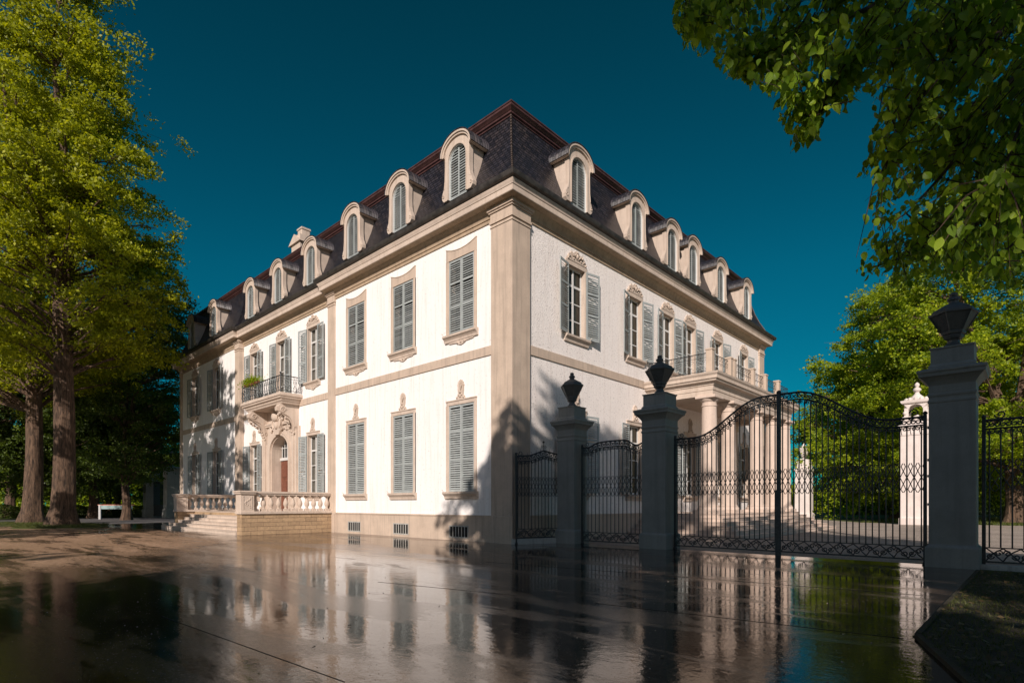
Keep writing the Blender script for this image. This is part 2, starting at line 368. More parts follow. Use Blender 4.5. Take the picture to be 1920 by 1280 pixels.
        for j in range(m-1):
            for i in range(cnt):
                k=(i+1)%n
                fs.append((j*n+i, j*n+k, (j+1)*n+k, (j+1)*n+i))
                e = (P[k]-P[i]).normalized()
                def u(idx): q = Vector(vs[idx][:2]); return q.dot(e)
                uvs.append([(u(j*n+i),vv[j]),(u(j*n+k),vv[j]),(u((j+1)*n+k),vv[j+1]),(u((j+1)*n+i),vv[j+1])])
        return s.add(vs, fs, uvs if uv else None)
    def mesh(s, name, mats, smooth=False):
        me = bpy.data.meshes.new(name); me.from_pydata(s.v, [], s.f)
        if not isinstance(mats, (list, tuple)): mats = [mats]
        for m in mats: me.materials.append(m)
        if s.uv:
            ul = me.uv_layers.new(name='UVMap')
            for p in me.polygons:
                if p.index in s.uv:
                    for li, c in zip(p.loop_indices, s.uv[p.index]): ul.data[li].uv = c
        if len(mats) > 1: me.polygons.foreach_set('material_index', s.mi)
        if smooth:
            me.polygons.foreach_set('use_smooth', [True]*len(me.polygons))
            try: me.set_sharp_from_angle(angle=math.radians(38))
            except Exception: pass
        me.update()
        return me

def put(name, me, parent=None, loc=(0,0,0), rz=0.0):
    o = bpy.data.objects.new(name, me); COL.objects.link(o)
    o.location = loc; o.rotation_euler = (0,0,rz)
    if parent: o.parent = parent
    return o
def tag(o, label=None, cat=None, group=None, kind=None):
    if label: o['label'] = label
    if cat: o['category'] = cat
    if group: o['group'] = group
    if kind: o['kind'] = kind
    return o
def empty(name, loc=(0,0,0), rz=0.0):
    return put(name, None, None, loc, rz)
def arc(cx, cz, rx, rz_, a0, a1, n):
    return [(cx+rx*math.cos(a0+(a1-a0)*i/(n-1)), cz+rz_*math.sin(a0+(a1-a0)*i/(n-1))) for i in range(n)]

# ------------------------------------------------------------------ ground
def ground_mats():
    # wet tarmac: standing water, damp tarmac and a drier gritty patch
    m, t, b = new_mat('wet_tarmac'); L = t.links
    tc = N(t, 'ShaderNodeTexCoord'); P = tc.outputs['Object']
    def noise(scale, det=4, rough=0.6, dist=0.0, vec=None):
        n = N(t, 'ShaderNodeTexNoise', inputs={'Scale': scale, 'Detail': det, 'Roughness': rough, 'Distortion': dist}); L.new(vec or P, n.inputs['Vector']); return n.outputs['Fac']
    def math_(op, a, b_, c=None):
        n = N(t, 'ShaderNodeMath', operation=op)
        for k, v in enumerate((a, b_, c)):
            if v is None: continue
            if isinstance(v, (int, float)): n.inputs[k].default_value = v
            else: L.new(v, n.inputs[k])
        return n.outputs[0]
    mp = N(t, 'ShaderNodeMapping'); mp.inputs['Rotation'].default_value = (0,0,math.radians(-40)); mp.inputs['Scale'].default_value = (0.35,1.0,1); L.new(P, mp.inputs['Vector'])
    big = noise(0.34, 9, 0.62, 0.4, mp.outputs[0])
    damp = ramp(t, [(0.44, g(0)), (0.54, g(1))], big).outputs[0]      # 0 puddle, 1 damp
    fine = noise(9, 10, 0.88); grain = noise(30, 8, 0.85); mid = noise(1.3, 8, 0.65)
    mps = N(t, 'ShaderNodeMapping'); mps.inputs['Rotation'].default_value = (0,0,math.radians(-43)); mps.inputs['Scale'].default_value = (0.22,1.0,1); L.new(P, mps.inputs['Vector'])
    streak = ramp(t, [(0.42, g(0)), (0.50, g(1))], noise(1.1, 7, 0.65, 0.3, mps.outputs[0])).outputs[0]
    sub = N(t, 'ShaderNodeVectorMath', operation='SUBTRACT'); sub.inputs[1].default_value = (-18.5, -12.5, 0); L.new(P, sub.inputs[0])
    mp2 = N(t, 'ShaderNodeMapping'); mp2.inputs['Rotation'].default_value = (0,0,math.radians(8)); mp2.inputs['Scale'].default_value = (1/15.0, 1/5.2, 1); L.new(sub.outputs[0], mp2.inputs['Vector'])
    ln = N(t, 'ShaderNodeVectorMath', operation='LENGTH'); L.new(mp2.outputs[0], ln.inputs[0])
    dry0 = ramp(t, [(0.66, g(1)), (0.88, g(0))], math_('MULTIPLY', math_('MULTIPLY_ADD', big, 1.3, ln.outputs['Value']), 0.42)).outputs[0]
    dry = math_('MULTIPLY', dry0, math_('MULTIPLY_ADD', streak, 0.62, 0.38))
    ridge = ramp(t, [(0.505, g(0)), (0.565, g(1))], noise(0.75, 8, 0.68, 0.5, mps.outputs[0])).outputs[0]
    colw = ramp(t, [(0.3, (0.010, 0.008, 0.007)), (0.7, (0.030, 0.022, 0.017))], mid)
    cold_d = ramp(t, [(0.36, (0.008, 0.006, 0.005)), (0.52, (0.030, 0.022, 0.016)), (0.66, (0.12, 0.085, 0.06))], grain)
    cold = ramp(t, [(0.36, (0.12, 0.068, 0.038)), (0.52, (0.42, 0.27, 0.17)), (0.66, (0.88, 0.64, 0.46))], fine)
    c1 = N(t, 'ShaderNodeMixRGB'); L.new(damp, c1.inputs[0]); L.new(colw.outputs[0], c1.inputs[1]); L.new(cold_d.outputs[0], c1.inputs[2])
    cm = N(t, 'ShaderNodeMixRGB'); c2 = N(t, 'ShaderNodeMixRGB'); L.new(math_('MULTIPLY', ridge, 0.7), c2.inputs[0]); L.new(c1.outputs[0], c2.inputs[1]); rdc = ramp(t, [(0.36, (0.030, 0.021, 0.015)), (0.52, (0.12, 0.085, 0.062)), (0.66, (0.30, 0.22, 0.165))], grain); L.new(rdc.outputs[0], c2.inputs[2])
    L.new(dry, cm.inputs[0]); L.new(c2.outputs[0], cm.inputs[1]); L.new(cold.outputs[0], cm.inputs[2]); L.new(cm.outputs[0], b.inputs['Base Color'])
    pits = ramp(t, [(0.46, g(0)), (0.60, g(1))], noise(17, 9, 0.85)).outputs[0]
    ro = math_('MULTIPLY_ADD', math_('MULTIPLY', pits, math_('MULTIPLY_ADD', damp, 0.085, 0.012)), 1.0, 0.010); L.new(math_('MULTIPLY_ADD', dry, 0.35, math_('MULTIPLY_ADD', ridge, 0.17, ro)), b.inputs['Roughness'])
    b.inputs['IOR'].default_value = 1.75; b.inputs['Specular Tint'].default_value = (1.0, 0.83, 0.69, 1)
    amp = math_('MULTIPLY_ADD', damp, 0.30, math_('MULTIPLY_ADD', dry, 2.0, 0.05))
    # heights in metres: centimetre grit, then slow swells that draw reflections out into streaks
    h1 = math_('MULTIPLY', math_('MULTIPLY_ADD', noise(11, 3, 0.5), 0.0042, math_('MULTIPLY', noise(38, 2, 0.5), 0.0015)), amp)
    h2 = math_('MULTIPLY_ADD', noise(7, 4, 0.6), 0.0010, math_('MULTIPLY', noise(2.2, 3, 0.5), 0.0018))
    bp = N(t, 'ShaderNodeBump', inputs={'Distance': 1.0, 'Strength': 1.0}); L.new(math_('ADD', h1, h2), bp.inputs['Height']); L.new(bp.outputs[0], b.inputs['Normal'])
    # gravel
    m2, t, b = new_mat('pale_gravel'); L = t.links
    tc = N(t, 'ShaderNodeTexCoord'); v = N(t, 'ShaderNodeTexVoronoi', inputs={'Scale': 28}); L.new(tc.outputs['Object'], v.inputs['Vector'])
    n = N(t, 'ShaderNodeTexNoise', inputs={'Scale': 0.5, 'Detail': 6}); L.new(tc.outputs['Object'], n.inputs['Vector'])
    r = ramp(t, [(0.0, (0.20,0.16,0.13)), (1.0, (0.52,0.44,0.37))], v.outputs['Color']); 
    rr = ramp(t, [(0.3, g(0.8)), (0.7, g(1.15))], n.outputs['Fac'])
    mm = N(t, 'ShaderNodeMixRGB', blend_type='MULTIPLY'); mm.inputs[0].default_value = 1; L.new(r.outputs[0], mm.inputs[1]); L.new(rr.outputs[0], mm.inputs[2])
    L.new(mm.outputs[0], b.inputs['Base Color']); b.inputs['Roughness'].default_value = 0.9
    bp = N(t, 'ShaderNodeBump', inputs={'Distance': 0.02, 'Strength': 0.8}); L.new(v.outputs['Distance'], bp.inputs['Height']); L.new(bp.outputs[0], b.inputs['Normal'])
    # park soil and turf
    m3, t, b = new_mat('turf'); L = t.links
    tc = N(t, 'ShaderNodeTexCoord'); n = N(t, 'ShaderNodeTexNoise', inputs={'Scale': 1.2, 'Detail': 10, 'Roughness': 0.75}); L.new(tc.outputs['Object'], n.inputs['Vector'])
    r = ramp(t, [(0.3, (0.035,0.05,0.010)), (0.55, (0.08,0.10,0.015)), (0.75, (0.13,0.13,0.03))], n.outputs['Fac']); L.new(r.outputs[0], b.inputs['Base Color'])
    bp = N(t, 'ShaderNodeBump', inputs={'Distance': 0.1, 'Strength': 0.8}); L.new(n.outputs['Fac'], bp.inputs['Height']); L.new(bp.outputs[0], b.inputs['Normal']); b.inputs['Roughness'].default_value = 0.95
    # soil
    m4 = plaster('dark_soil', (0.045, 0.035, 0.022), var=0.5, stain=(0.05,0.06,0.015), stain_amt=0.6, bump=0.8, bscale=25, rough=0.95)
    # cobbles
    m5, t, b = new_mat('cobbles'); L = t.links
    tc = N(t, 'ShaderNodeTexCoord'); v = N(t, 'ShaderNodeTexVoronoi', inputs={'Scale': 5}); L.new(tc.outputs['Object'], v.inputs['Vector'])
    r = ramp(t, [(0.0, (0.06,0.055,0.055)), (1.0, (0.15,0.14,0.14))], v.outputs['Color']); L.new(r.outputs[0], b.inputs['Base Color']); b.inputs['Roughness'].default_value = 0.85
    bp = N(t, 'ShaderNodeBump', inputs={'Distance': 0.03, 'Strength': 0.8}); bp.invert = True; L.new(v.outputs['Distance'], bp.inputs['Height']); L.new(bp.outputs[0], b.inputs['Normal'])
    return m, m2, m3, m4, m5
M_TARMAC, M_GRAVEL, M_TURF, M_SOIL, M_COBBLE = ground_mats()

def flat(name, poly, z, mat, kind='structure'):
    b = MB(); b.add([(x,y,z) for x,y in poly], [tuple(range(len(poly)))])
    return tag(put(name, b.mesh(name, mat)), kind=kind)
flat('ground', [(-900,-900),(900,-900),(900,900),(-900,900)], -0.02, M_TURF)
flat('gravel_court', [(0,1.9),(70,1.6),(70,38),(10,37.5),(4,38),(0,44),(-6,50),(-10,50),(-10,1.9)], -0.004, M_GRAVEL)
flat('forecourt', [(-37,-60),(24,-60),(24,-14.1),(14.9,-12.25),(14.3,-10.22),(13.45,-7.74),(13.5,1.8),(0.2,2.02),(0.2,0.3),(-38.9,0.3),(-37,-4)], 0.0, M_TARMAC)
flat('cobbled_lane', [(-36,-26),(-36,-6),(-38,3),(-44,3.01),(-70,12),(-76,9),(-60,-4),(-52,-26)], -0.008, M_COBBLE)

# near lawn with its stone edging
lawn_poly = [(13.5,-7.7),(14.3,-10.2),(14.9,-12.2),(24,-14),(30,0.6),(13.6,0.6)]
b = MB(); b.add([(x,y,0.035) for x,y in lawn_poly], [tuple(range(6))])
tag(put('lawn', b.mesh('lawn', M_SOIL)), kind='structure')
b = MB()
def strip(b, p, q, wd, z0, z1):
    p=Vector(p); q=Vector(q); d=(q-p).normalized(); n=Vector((d.y,-d.x))*wd/2
    b.slab([p-n, p+n, q+n, q-n][::-1] if False else [tuple(p+n), tuple(q+n), tuple(q-n), tuple(p-n)], z0, z1)
strip(b, (13.5,-7.7), (13.57,0.62), 0.06, -0.01, 0.05)
strip(b, (13.5,-7.74), (14.3,-10.2), 0.06, -0.01, 0.05)
strip(b, (14.3,-10.2), (14.9,-12.2), 0.06, -0.01, 0.05)
tag(put('kerb', b.mesh('kerb', M_SOIL)), kind='structure')
# the joints sawn in the tarmac
b = MB()
strip(b, (5.9,-13.2), (10.2,-12.97), 0.006, 0.0, 0.0035)
strip(b, (5.2,-9.35), (8.2,-8.7), 0.006, 0.0, 0.0035)
strip(b, (9.6,-8.4), (13.4,-7.9), 0.006, 0.0, 0.0035)
strip(b, (4,-5.3), (13.3,-4.1), 0.007, 0.0, 0.0035)
tag(put('road_joints', b.mesh('road_joints', M_DARK)), kind='structure')

rng = np.random.default_rng(5)
def quads_mesh(name, verts, k, mat, smooth=False):
    """verts: (n,k,3) array of separate polygons with k corners"""
    n = verts.shape[0]
    me = bpy.data.meshes.new(name)
    me.vertices.add(n*k); me.vertices.foreach_set('co', verts.reshape(-1).astype(np.float32))
    me.loops.add(n*k); me.loops.foreach_set('vertex_index', np.arange(n*k, dtype=np.int32))
    me.polygons.add(n); me.polygons.foreach_set('loop_start', np.arange(0, n*k, k, dtype=np.int32))
    try: me.polygons.foreach_set('loop_total', np.full(n, k, dtype=np.int32))
    except Exception: pass
    me.materials.append(mat); me.update(); me.validate()
    return me
def leaf_quads(C, size, rng, droop=0.3, asp=0.62, up=0.35):
    """C (n,3) centres -> kite-shaped leaves, random but mostly facing up and outwards"""
    n = len(C)
    nrm = rng.normal(size=(n,3)); nrm /= np.linalg.norm(nrm,axis=1)[:,None]
    nrm += np.array([0.22,-0.42,0.15]); nrm[:,2] += up; nrm /= np.linalg.norm(nrm,axis=1)[:,None]
    a = rng.normal(size=(n,3)); a[:,2] -= droop
    a -= nrm*np.sum(a*nrm,axis=1)[:,None]; a /= np.linalg.norm(a,axis=1)[:,None]+1e-9
    b_ = np.cross(nrm, a)
    s = size*(0.6+0.8*rng.random(n))[:,None]
    V = np.stack([C - a*s*0.5, C - a*s*0.02 + b_*s*asp*0.5 , C + a*s*0.5, C - a*s*0.02 - b_*s*asp*0.5], axis=1)
    return V

# grass and litter on the near lawn
def blades(name, n, xr, yr, z, h, mat, inside, wd=0.006):
    x = rng.uniform(*xr, n); y = rng.uniform(*yr, n)
    keep = inside(x, y); x = x[keep]; y = y[keep]; n = len(x)
    a = rng.uniform(0, 2*PI, n); hh = h*(0.4+rng.random(n)); lean = rng.normal(0, 0.5, (n,2))*hh[:,None]
    dx = np.cos(a)*wd; dy = np.sin(a)*wd
    V = np.stack([np.stack([x-dx,y-dy,np.full(n,z)],1), np.stack([x+dx,y+dy,np.full(n,z)],1), np.stack([x+lean[:,0],y+lean[:,1],z+hh],1)],1)
    return quads_mesh(name, V, 3, mat)
def in_poly(poly):
    def f(x, y):
        r = np.zeros(len(x), bool); n = len(poly)
        for i in range(n):
            x0,y0 = poly[i]; x1,y1 = poly[(i+1)%n]
            c = ((y0>y)!=(y1>y)) & (x < (x1-x0)*(y-y0)/((y1-y0)+1e-12)+x0); r ^= c
        return r
    return f
me = blades('grass', 52000, (13.5,20), (-12.5,0.55), 0.035, 0.045, M_GRASS, in_poly(lawn_poly), 0.004)
tag(put('grass', me), 'short dark grass on the shaded near lawn at lower right', 'grass', kind='stuff')
n = 2600; x = rng.uniform(13.55,19,n); y = rng.uniform(-12,0.5,n); k = in_poly(lawn_poly)(x,y)
V = leaf_quads(np.stack([x[k],y[k],np.full(k.sum(),0.055)+rng.random(k.sum())*0.02],1), 0.075, rng, droop=0, up=2.0)
tag(put('fallen_leaves', quads_mesh('fallen_leaves', V, 4, M_LITTER)), 'dry fallen leaves scattered on the near lawn', 'leaves', kind='stuff')
n = 9000; gx = 2.0+12.0*rng.random(n)**0.8; gy = rng.uniform(-14.5,-4,n); gs = rng.uniform(0.002,0.0055,n)*(1+(rng.random(n)<0.03)*1.5); k_ = gx < 13.3; gx,gy,gs = gx[k_],gy[k_],gs[k_]; n = len(gx)
ga = rng.uniform(0,2*PI,n); B3 = [np.stack([gx+gs*np.cos(ga+q*2.1),gy+gs*np.sin(ga+q*2.1),np.full(n,0.0008)],1) for q in range(3)]; T3 = np.stack([gx,gy,gs*0.9],1)
tag(put('grit', quads_mesh('grit', np.concatenate([np.stack([B3[0],B3[1],T3],1),np.stack([B3[1],B3[2],T3],1),np.stack([B3[2],B3[0],T3],1)]), 3, M_GRAVEL)), 'fine loose grit and pebbles on the wet tarmac', 'grit', kind='stuff')
n = 40; X = np.stack([rng.uniform(0,13,n), rng.uniform(-13,-1,n), np.full(n,0.012)],1)
tag(put('litter_leaves', quads_mesh('litter_leaves', leaf_quads(X, 0.055, rng, droop=0, up=4.0), 4, M_LITTER)), 'small dark leaves and twigs lying on the wet tarmac', 'leaves', kind='stuff')
# rough grass strip behind the court
me = blades('grass', 60000, (4,48), (37.5,62), -0.02, 0.16, M_GRASS, lambda x,y: y > 37.4+0.3*np.sin(x), 0.03)
tag(put('meadow_grass', me), 'sunlit rough grass along the far side of the gravel court', 'grass', kind='stuff')

# ================================================================== the mansion
MAN = empty('mansion')
tag(MAN, 'large white baroque mansion with grey shutters, slate mansard roof and dormers', 'mansion')
LX = -38.86; RY = 26.85; REC = 0.25
PLAN = [(LX,RY),(LX,0),(-26.4,0),(-26.4,REC),(-13.4,REC),(-13.4,0),(0,0),(0,RY)]

def wall_mesh(u0, u1, z0, z1, holes, depth=0.34, mat=M_WHITE):
    us = sorted({u0,u1} | {h[0] for h in holes} | {h[1] for h in holes}); zs = sorted({z0,z1} | {h[2] for h in holes} | {h[3] for h in holes})
    b = MB()
    for i in range(len(us)-1):
        for j in range(len(zs)-1):
            cu=(us[i]+us[i+1])/2; cz=(zs[j]+zs[j+1])/2
            if any(h[0]<cu<h[1] and h[2]<cz<h[3] for h in holes): continue
            b.add([(us[i],0,zs[j]),(us[i+1],0,zs[j]),(us[i+1],0,zs[j+1]),(us[i],0,zs[j+1])],[(0,1,2,3)])
    b.cur = 1
    for a,c,e,f in [h[:4] for h in holes]:
        d = depth
        b.add([(a,0,e),(c,0,e),(c,0,f),(a,0,f),(a,d,e),(c,d,e),(c,d,f),(a,d,f)], [(0,4,5,1),(1,5,6,2),(2,6,7,3),(3,7,4,0)])
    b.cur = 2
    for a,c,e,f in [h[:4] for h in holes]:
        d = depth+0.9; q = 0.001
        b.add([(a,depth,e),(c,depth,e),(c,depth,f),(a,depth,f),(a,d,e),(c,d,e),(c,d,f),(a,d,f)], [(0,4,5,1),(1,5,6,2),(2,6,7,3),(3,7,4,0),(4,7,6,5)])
    return b.mesh('wall', [mat, M_TRIM, M_DARK])

# ---- window pieces (local x along the wall, -y outwards, z up; cached meshes are shared by copies)
_c = {}
def cached(key, fn):
    if key not in _c: _c[key] = fn()
    return _c[key]
def leaf_shutter(wd, h, side, half_w_at=None, rails=(0.36, 0.68), nsl=None):
    """one louvred leaf; side=+1: x 0..wd, side=-1: x -wd..0; thickness y -0.045..0"""
    b = MB(); st = 0.07 if half_w_at is None else 0.042; rl = 0.09 if half_w_at is None else 0.05; T = 0.045
    def X(a, c): return (a, c) if side > 0 else (-c, -a)
    top = h
    def clipx(z):
        if half_w_at is None: return wd
        return max(0.0, half_w_at(z))
    if half_w_at is None:
        for a, c in ((0, st), (wd-st, wd)):
            x0, x1 = X(a, c); b.box(x0, x1, -T, 0, 0, h)
        zs = [0] + [h*r for r in rails] + [h-rl]
    else:
        x0, x1 = X(0, st*0.8); b.box(x0, x1, -T, 0, 0, h-0.02)
        spring = h - wd
        x0, x1 = X(wd-st, wd); b.box(x0, x1, -T, 0, 0, spring)
        inn = arc(0, spring, wd-st, wd-st, 0, PI/2, 9); out = arc(0, spring, wd, wd, 0, PI/2, 9)
        if side < 0: inn = [(-x, z) for x, z in inn]; out = [(-x, z) for x, z in out]
        b.ring(inn, out, -T, 0)
        zs = [0]
    for z in zs:
        x0, x1 = X(st, clipx(z)-st) if half_w_at else X(st, wd-st)
        b.box(x0, x1, -T+0.002, -0.002, z, z+rl)
    pitch = 0.094 if half_w_at is None else 0.112; z = rl+0.045
    while z < h-rl*0.6:
        if not any(zz-0.035 < z < zz+rl+0.03 for zz in zs):
            cw = clipx(z+0.03)-st+0.01 if half_w_at else wd-st
            if cw-st > 0.05:
                x0, x1 = X(st, cw); xm=(x0+x1)/2
                jit = random.uniform(-0.13, 0.13)
                mt = Matrix.Translation((xm, -T/2, z)) @ Matrix.Rotation(math.radians(-38)+jit, 4, 'X')
                b.obox(mt, x1-x0, 0.010, 0.064) if False else b.obox(Matrix.Translation((xm, -T/2, z)) @ Matrix.Rotation(math.radians(53 if half_w_at is None else 62)+jit, 4, 'X'), x1-x0, 0.074, 0.011)
        z += pitch
    return b.mesh('shutter', M_SHUT)

random.seed(3)
def crest_mesh(kind):
    b = MB(); r = random.Random(hash(kind) % 999 if False else {'shell':1,'panel':2,'panelb':3}[kind])
    if kind == 'shell':
        pts = []
        for i in range(15):
            a = PI*(i/14); k = 0.20 + 0.035*(i % 2)
            pts.append((k*math.cos(a), 0.52 + 0.26*math.sin(a)*(1+0.12*(i%2))))
        poly = [(-0.30,0),(0.30,0),(0.26,0.12),(0.15,0.18),(0.19,0.34)] + pts + [(-0.19,0.34),(-0.15,0.18),(-0.26,0.12)]
        b.prism(poly, -0.07, 0.0)
        for i in range(5):
            a = PI*(0.15+0.7*i/4); b.tube([(0.02*math.cos(a),-0.09,0.34),(0.10*math.cos(a),-0.12,0.48),(0.17*math.cos(a),-0.08,0.52+0.18*math.sin(a))], 0.028, 5)
        for x, z, q in ((0,0.30,0.07),(-0.12,0.18,0.05),(0.12,0.18,0.05),(-0.24,0.07,0.05),(0.24,0.07,0.05),(0,0.12,0.06)): b.ball((x,-0.08,z), q, 7, 5)
    else:
        poly = [(-0.80,0.0),(0.80,0.0),(0.84,0.10),(0.72,0.16),(0.70,0.30),(0.56,0.36),(0.46,0.50),(0.30,0.42),(0.16,0.54),(0,0.62),(-0.16,0.54),(-0.30,0.42),(-0.46,0.50),(-0.56,0.36),(-0.70,0.30),(-0.72,0.16),(-0.84,0.10)]
        b.prism(poly, -0.06, 0.0)
        for sx in (-1,1):
            b.tube([(sx*0.06,-0.08,0.16),(sx*0.22,-0.11,0.30),(sx*0.38,-0.09,0.26),(sx*0.46,-0.08,0.40)], 0.030, 5)
            b.tube([(sx*0.10,-0.08,0.42),(sx*0.20,-0.10,0.34),(sx*0.14,-0.08,0.24)], 0.022, 5)
            b.tube([(sx*0.50,-0.07,0.10),(sx*0.62,-0.09,0.20),(sx*0.74,-0.07,0.12)], 0.022, 5)
            b.ball((sx*0.30,-0.07,0.14), 0.05, 7, 5); b.ball((sx*0.76,-0.06,0.06), 0.055, 7, 5)
        b.ball((0,-0.08,0.32), 0.10, 8, 6, (0.8,0.6,1.3)); b.ball((0,-0.07,0.52), 0.06, 8, 5)
    return b.mesh('crest', M_TRIM, True)

def surround_mesh(wd, h, head):
    """stone frame round an opening of width wd, height h, base at z=0"""
    b = MB(); hw = wd/2; t = 0.15
    b.cham(-hw-t, -hw, -0.05, 0.02, 0, h); b.cham(hw, hw+t, -0.05, 0.02, 0, h)
    b.cham(-hw-t, -hw-t+0.045, -0.075, 0.02, 0.02, h); b.cham(hw+t-0.045, hw+t, -0.075, 0.02, 0.02, h)
    if head == 'panel':       # high head with a concave top edge and horns
        top = arc(0, h+0.98, hw+0.16, 0.50, PI*1.02, PI*1.98, 13)
        poly = [(-hw-t,h),(hw+t,h),(hw+t,h+0.80),(hw+t-0.06,h+0.86)] + [(x, z) for x, z in reversed(top)] + [(-hw-t+0.06,h+0.86),(-hw-t,h+0.80)]
        poly = [(-hw-t,h),(hw+t,h),(hw+t,h+0.50),(hw+t-0.08,h+0.48),(hw*0.72,h+0.39),(hw*0.4,h+0.35),(0,h+0.33),(-hw*0.4,h+0.35),(-hw*0.72,h+0.39),(-hw-t+0.08,h+0.48),(-hw-t,h+0.50)]
        b.prism(poly, -0.055, 0.01)
        b.ring([(-hw-t,h+0.50),(-hw*0.72,h+0.39),(-hw*0.4,h+0.35),(0,h+0.33),(hw*0.4,h+0.35),(hw*0.72,h+0.39),(hw+t,h+0.50)],
               [(-hw-t-0.02,h+0.54),(-hw*0.72,h+0.42),(-hw*0.4,h+0.375),(0,h+0.355),(hw*0.4,h+0.375),(hw*0.72,h+0.42),(hw+t+0.02,h+0.54)], -0.075, 0.01)
    elif head == 'flat':
        b.cham(-hw-t, hw+t, -0.05, 0.02, h, h+0.16); b.cham(-hw-t-0.02, hw+t+0.02, -0.08, 0.02, h+0.16, h+0.21)
    else:
        b.cham(-hw-t, hw+t, -0.05, 0.02, h, h+0.20)
    return b.mesh('surround', M_STONE if head == 'panel' else M_TRIM)
def sill_mesh(wd, orn):
    b = MB(); hw = wd/2+0.24
    prof = [(0.0,-0.30),(-0.07,-0.30),(-0.09,-0.20),(-0.15,-0.13),(-0.20,-0.10),(-0.21,-0.02),(-0.17,0.0),(0.0,0.0)]
    b.prismx(prof, -hw, hw)
    if orn:
        b.prism([(-hw*0.8,-0.30),(-hw*0.7,-0.36),(-hw*0.3,-0.38),(-0.15,-0.46),(0,-0.50),(0.15,-0.46),(hw*0.3,-0.38),(hw*0.7,-0.36),(hw*0.8,-0.30)], -0.05, 0.0)
        for x in (-0.22,0,0.22): b.ball((x,-0.05,-0.37), 0.06, 7, 5)
    for sx in (-1,1): b.tube([(sx*(hw-0.05),-0.19,0.0),(sx*(hw-0.05),-0.22,0.07),(sx*(hw+0.02),-0.24,0.09)], 0.012, 4)
    return b.mesh('sill', M_TRIM)
def glazing_mesh(wd, h, rows=4):
    b = MB(); hw = wd/2
    b.box(-hw, -hw+0.07, 0.16, 0.22, 0, h); b.box(hw-0.07, hw, 0.16, 0.22, 0, h)
    b.box(-hw+0.07, hw-0.07, 0.162, 0.218, 0, 0.10); b.box(-hw+0.07, hw-0.07, 0.162, 0.218, h-0.07, h)
    b.box(-0.045, 0.045, 0.15, 0.215, 0.10, h-0.07)
    for i in range(1, rows):
        z = h*i/rows; k = 0.022 if i != rows-1 else 0.05
        b.box(-hw+0.07, -0.045, 0.170, 0.205, z-k, z+k); b.box(0.045, hw-0.07, 0.170, 0.205, z-k, z+k)
    return b.mesh('glazing_frame', M_FRAME)
def pane_mesh(wd, h):
    b = MB(); b.add([(-wd/2,0.19,0),(wd/2,0.19,0),(wd/2,0.19,h),(-wd/2,0.19,h)],[(0,1,2,3)]); return b.mesh('pane', M_GLASS)
def curtain_mesh(wd, h, mat):
    b = MB(); hw = wd/2
    for side in (-1, 1):
        pts = [];
        for j in range(7):
            z = 0.05+(h-0.1)*j/6; open_ = 0.10 + 0.18*math.sin(PI*(1-j/6))*1.0
            row = []
            for i in range(13):
                u = i/12; x = side*(open_*0.6 + (hw-0.02-open_*0.6)*u); y = 0.30+0.035*math.sin(u*22+j*0.3)
                row.append((x,y,z))
            pts.append(row)
        vs = [p for row in pts for p in row]; fs=[]
        for j in range(6):
            for i in range(12): a=j*13+i; fs.append((a,a+1,a+14,a+13))
        b.add(vs, fs)
    return b.mesh('curtain', mat, True)

def window(rz, wx, wy, z0, wd, h, style, head, crest=None, sill=True, orn=True, ang=24, curtain='cream', sh_w=None, label=None):
    """wx,wy: point on the wall plane at the window's centre"""
    o = put('window', cached(('sur',wd,h,head), lambda: surround_mesh(wd,h,head)), MAN, (wx,wy,z0), rz)
    if label: o['label'] = label
    if sill: put('sill', cached(('sill',wd,orn), lambda: sill_mesh(wd,orn)), o)
    if crest: put('crest', cached(('crest',crest), lambda: crest_mesh(crest)), o, (0,-0.01,h+0.20)).scale = (0.84,1,0.82 if crest=='panel' else 1)
    if style == 'closed':
        lw = wd/2-0.006
        for s in (-1, 1):
            put('shutter', cached(('sh',lw,h,s), lambda: leaf_shutter(lw,h-0.02,-s)), o, (s*(wd/2-0.002), -0.005+0.03, 0.01))
    else:
        put('glazing_frame', cached(('gl',wd,h), lambda: glazing_mesh(wd,h,4 if h<3.9 else 5)), o)
        put('pane', cached(('pn',wd,h), lambda: pane_mesh(wd,h)), o)
        put('curtain', cached(('cu',wd,h,curtain), lambda: curtain_mesh(wd,h,M_CURTAIN if curtain=='cream' else M_CURTAIN_G)), o)
        lw = sh_w or wd/2+0.06
        for s in (-1, 1):
            a = math.radians(ang + random.uniform(-4,4))
            put('shutter', cached(('sh',lw,h,-s), lambda: leaf_shutter(lw,h-0.02,s)), o, (s*(wd/2+0.03), -0.075, 0.01), -s*a)
    return o

ZL0, ZL1 = 2.03, 5.66; ZU0, ZU1 = 8.62, 11.76
PAVW = [-2.86,-6.90,-10.95]; CENW = [-16.0,-24.2]; LEFW = [-30.5,-35.2]; DOORX = -20.1
RW = [4.05, 8.90, 12.30, 15.0, 18.9, 23.2]
W1 = 1.56; W2 = 1.24
def hole(x, wd, z0, z1): return (x-wd/2, x+wd/2, z0, z1)
hp = [hole(x,W1,ZL0,ZL1) for x in PAVW] + [hole(x,W1,ZU0,ZU1) for x in PAVW]
put('wall', wall_mesh(-13.4, 0, 0.0, 12.75, hp), MAN)
hc = [hole(x,W2,ZL0,ZL1-0.15) for x in CENW] + [hole(x,W2,ZU0,ZU1) for x in CENW] + [hole(DOORX,W2,8.06,ZU1), (DOORX-1.3,DOORX+1.3,1.05,5.95)]
put('wall', wall_mesh(-26.4, -13.4, 0.0, 12.75, hc), MAN, (0,REC,0))
hl = [hole(x,W2,ZL0,ZL1-0.15) for x in LEFW] + [hole(x,W2,ZU0,ZU1) for x in LEFW]
put('wall', wall_mesh(LX, -26.4, 0.0, 12.75, hl), MAN)
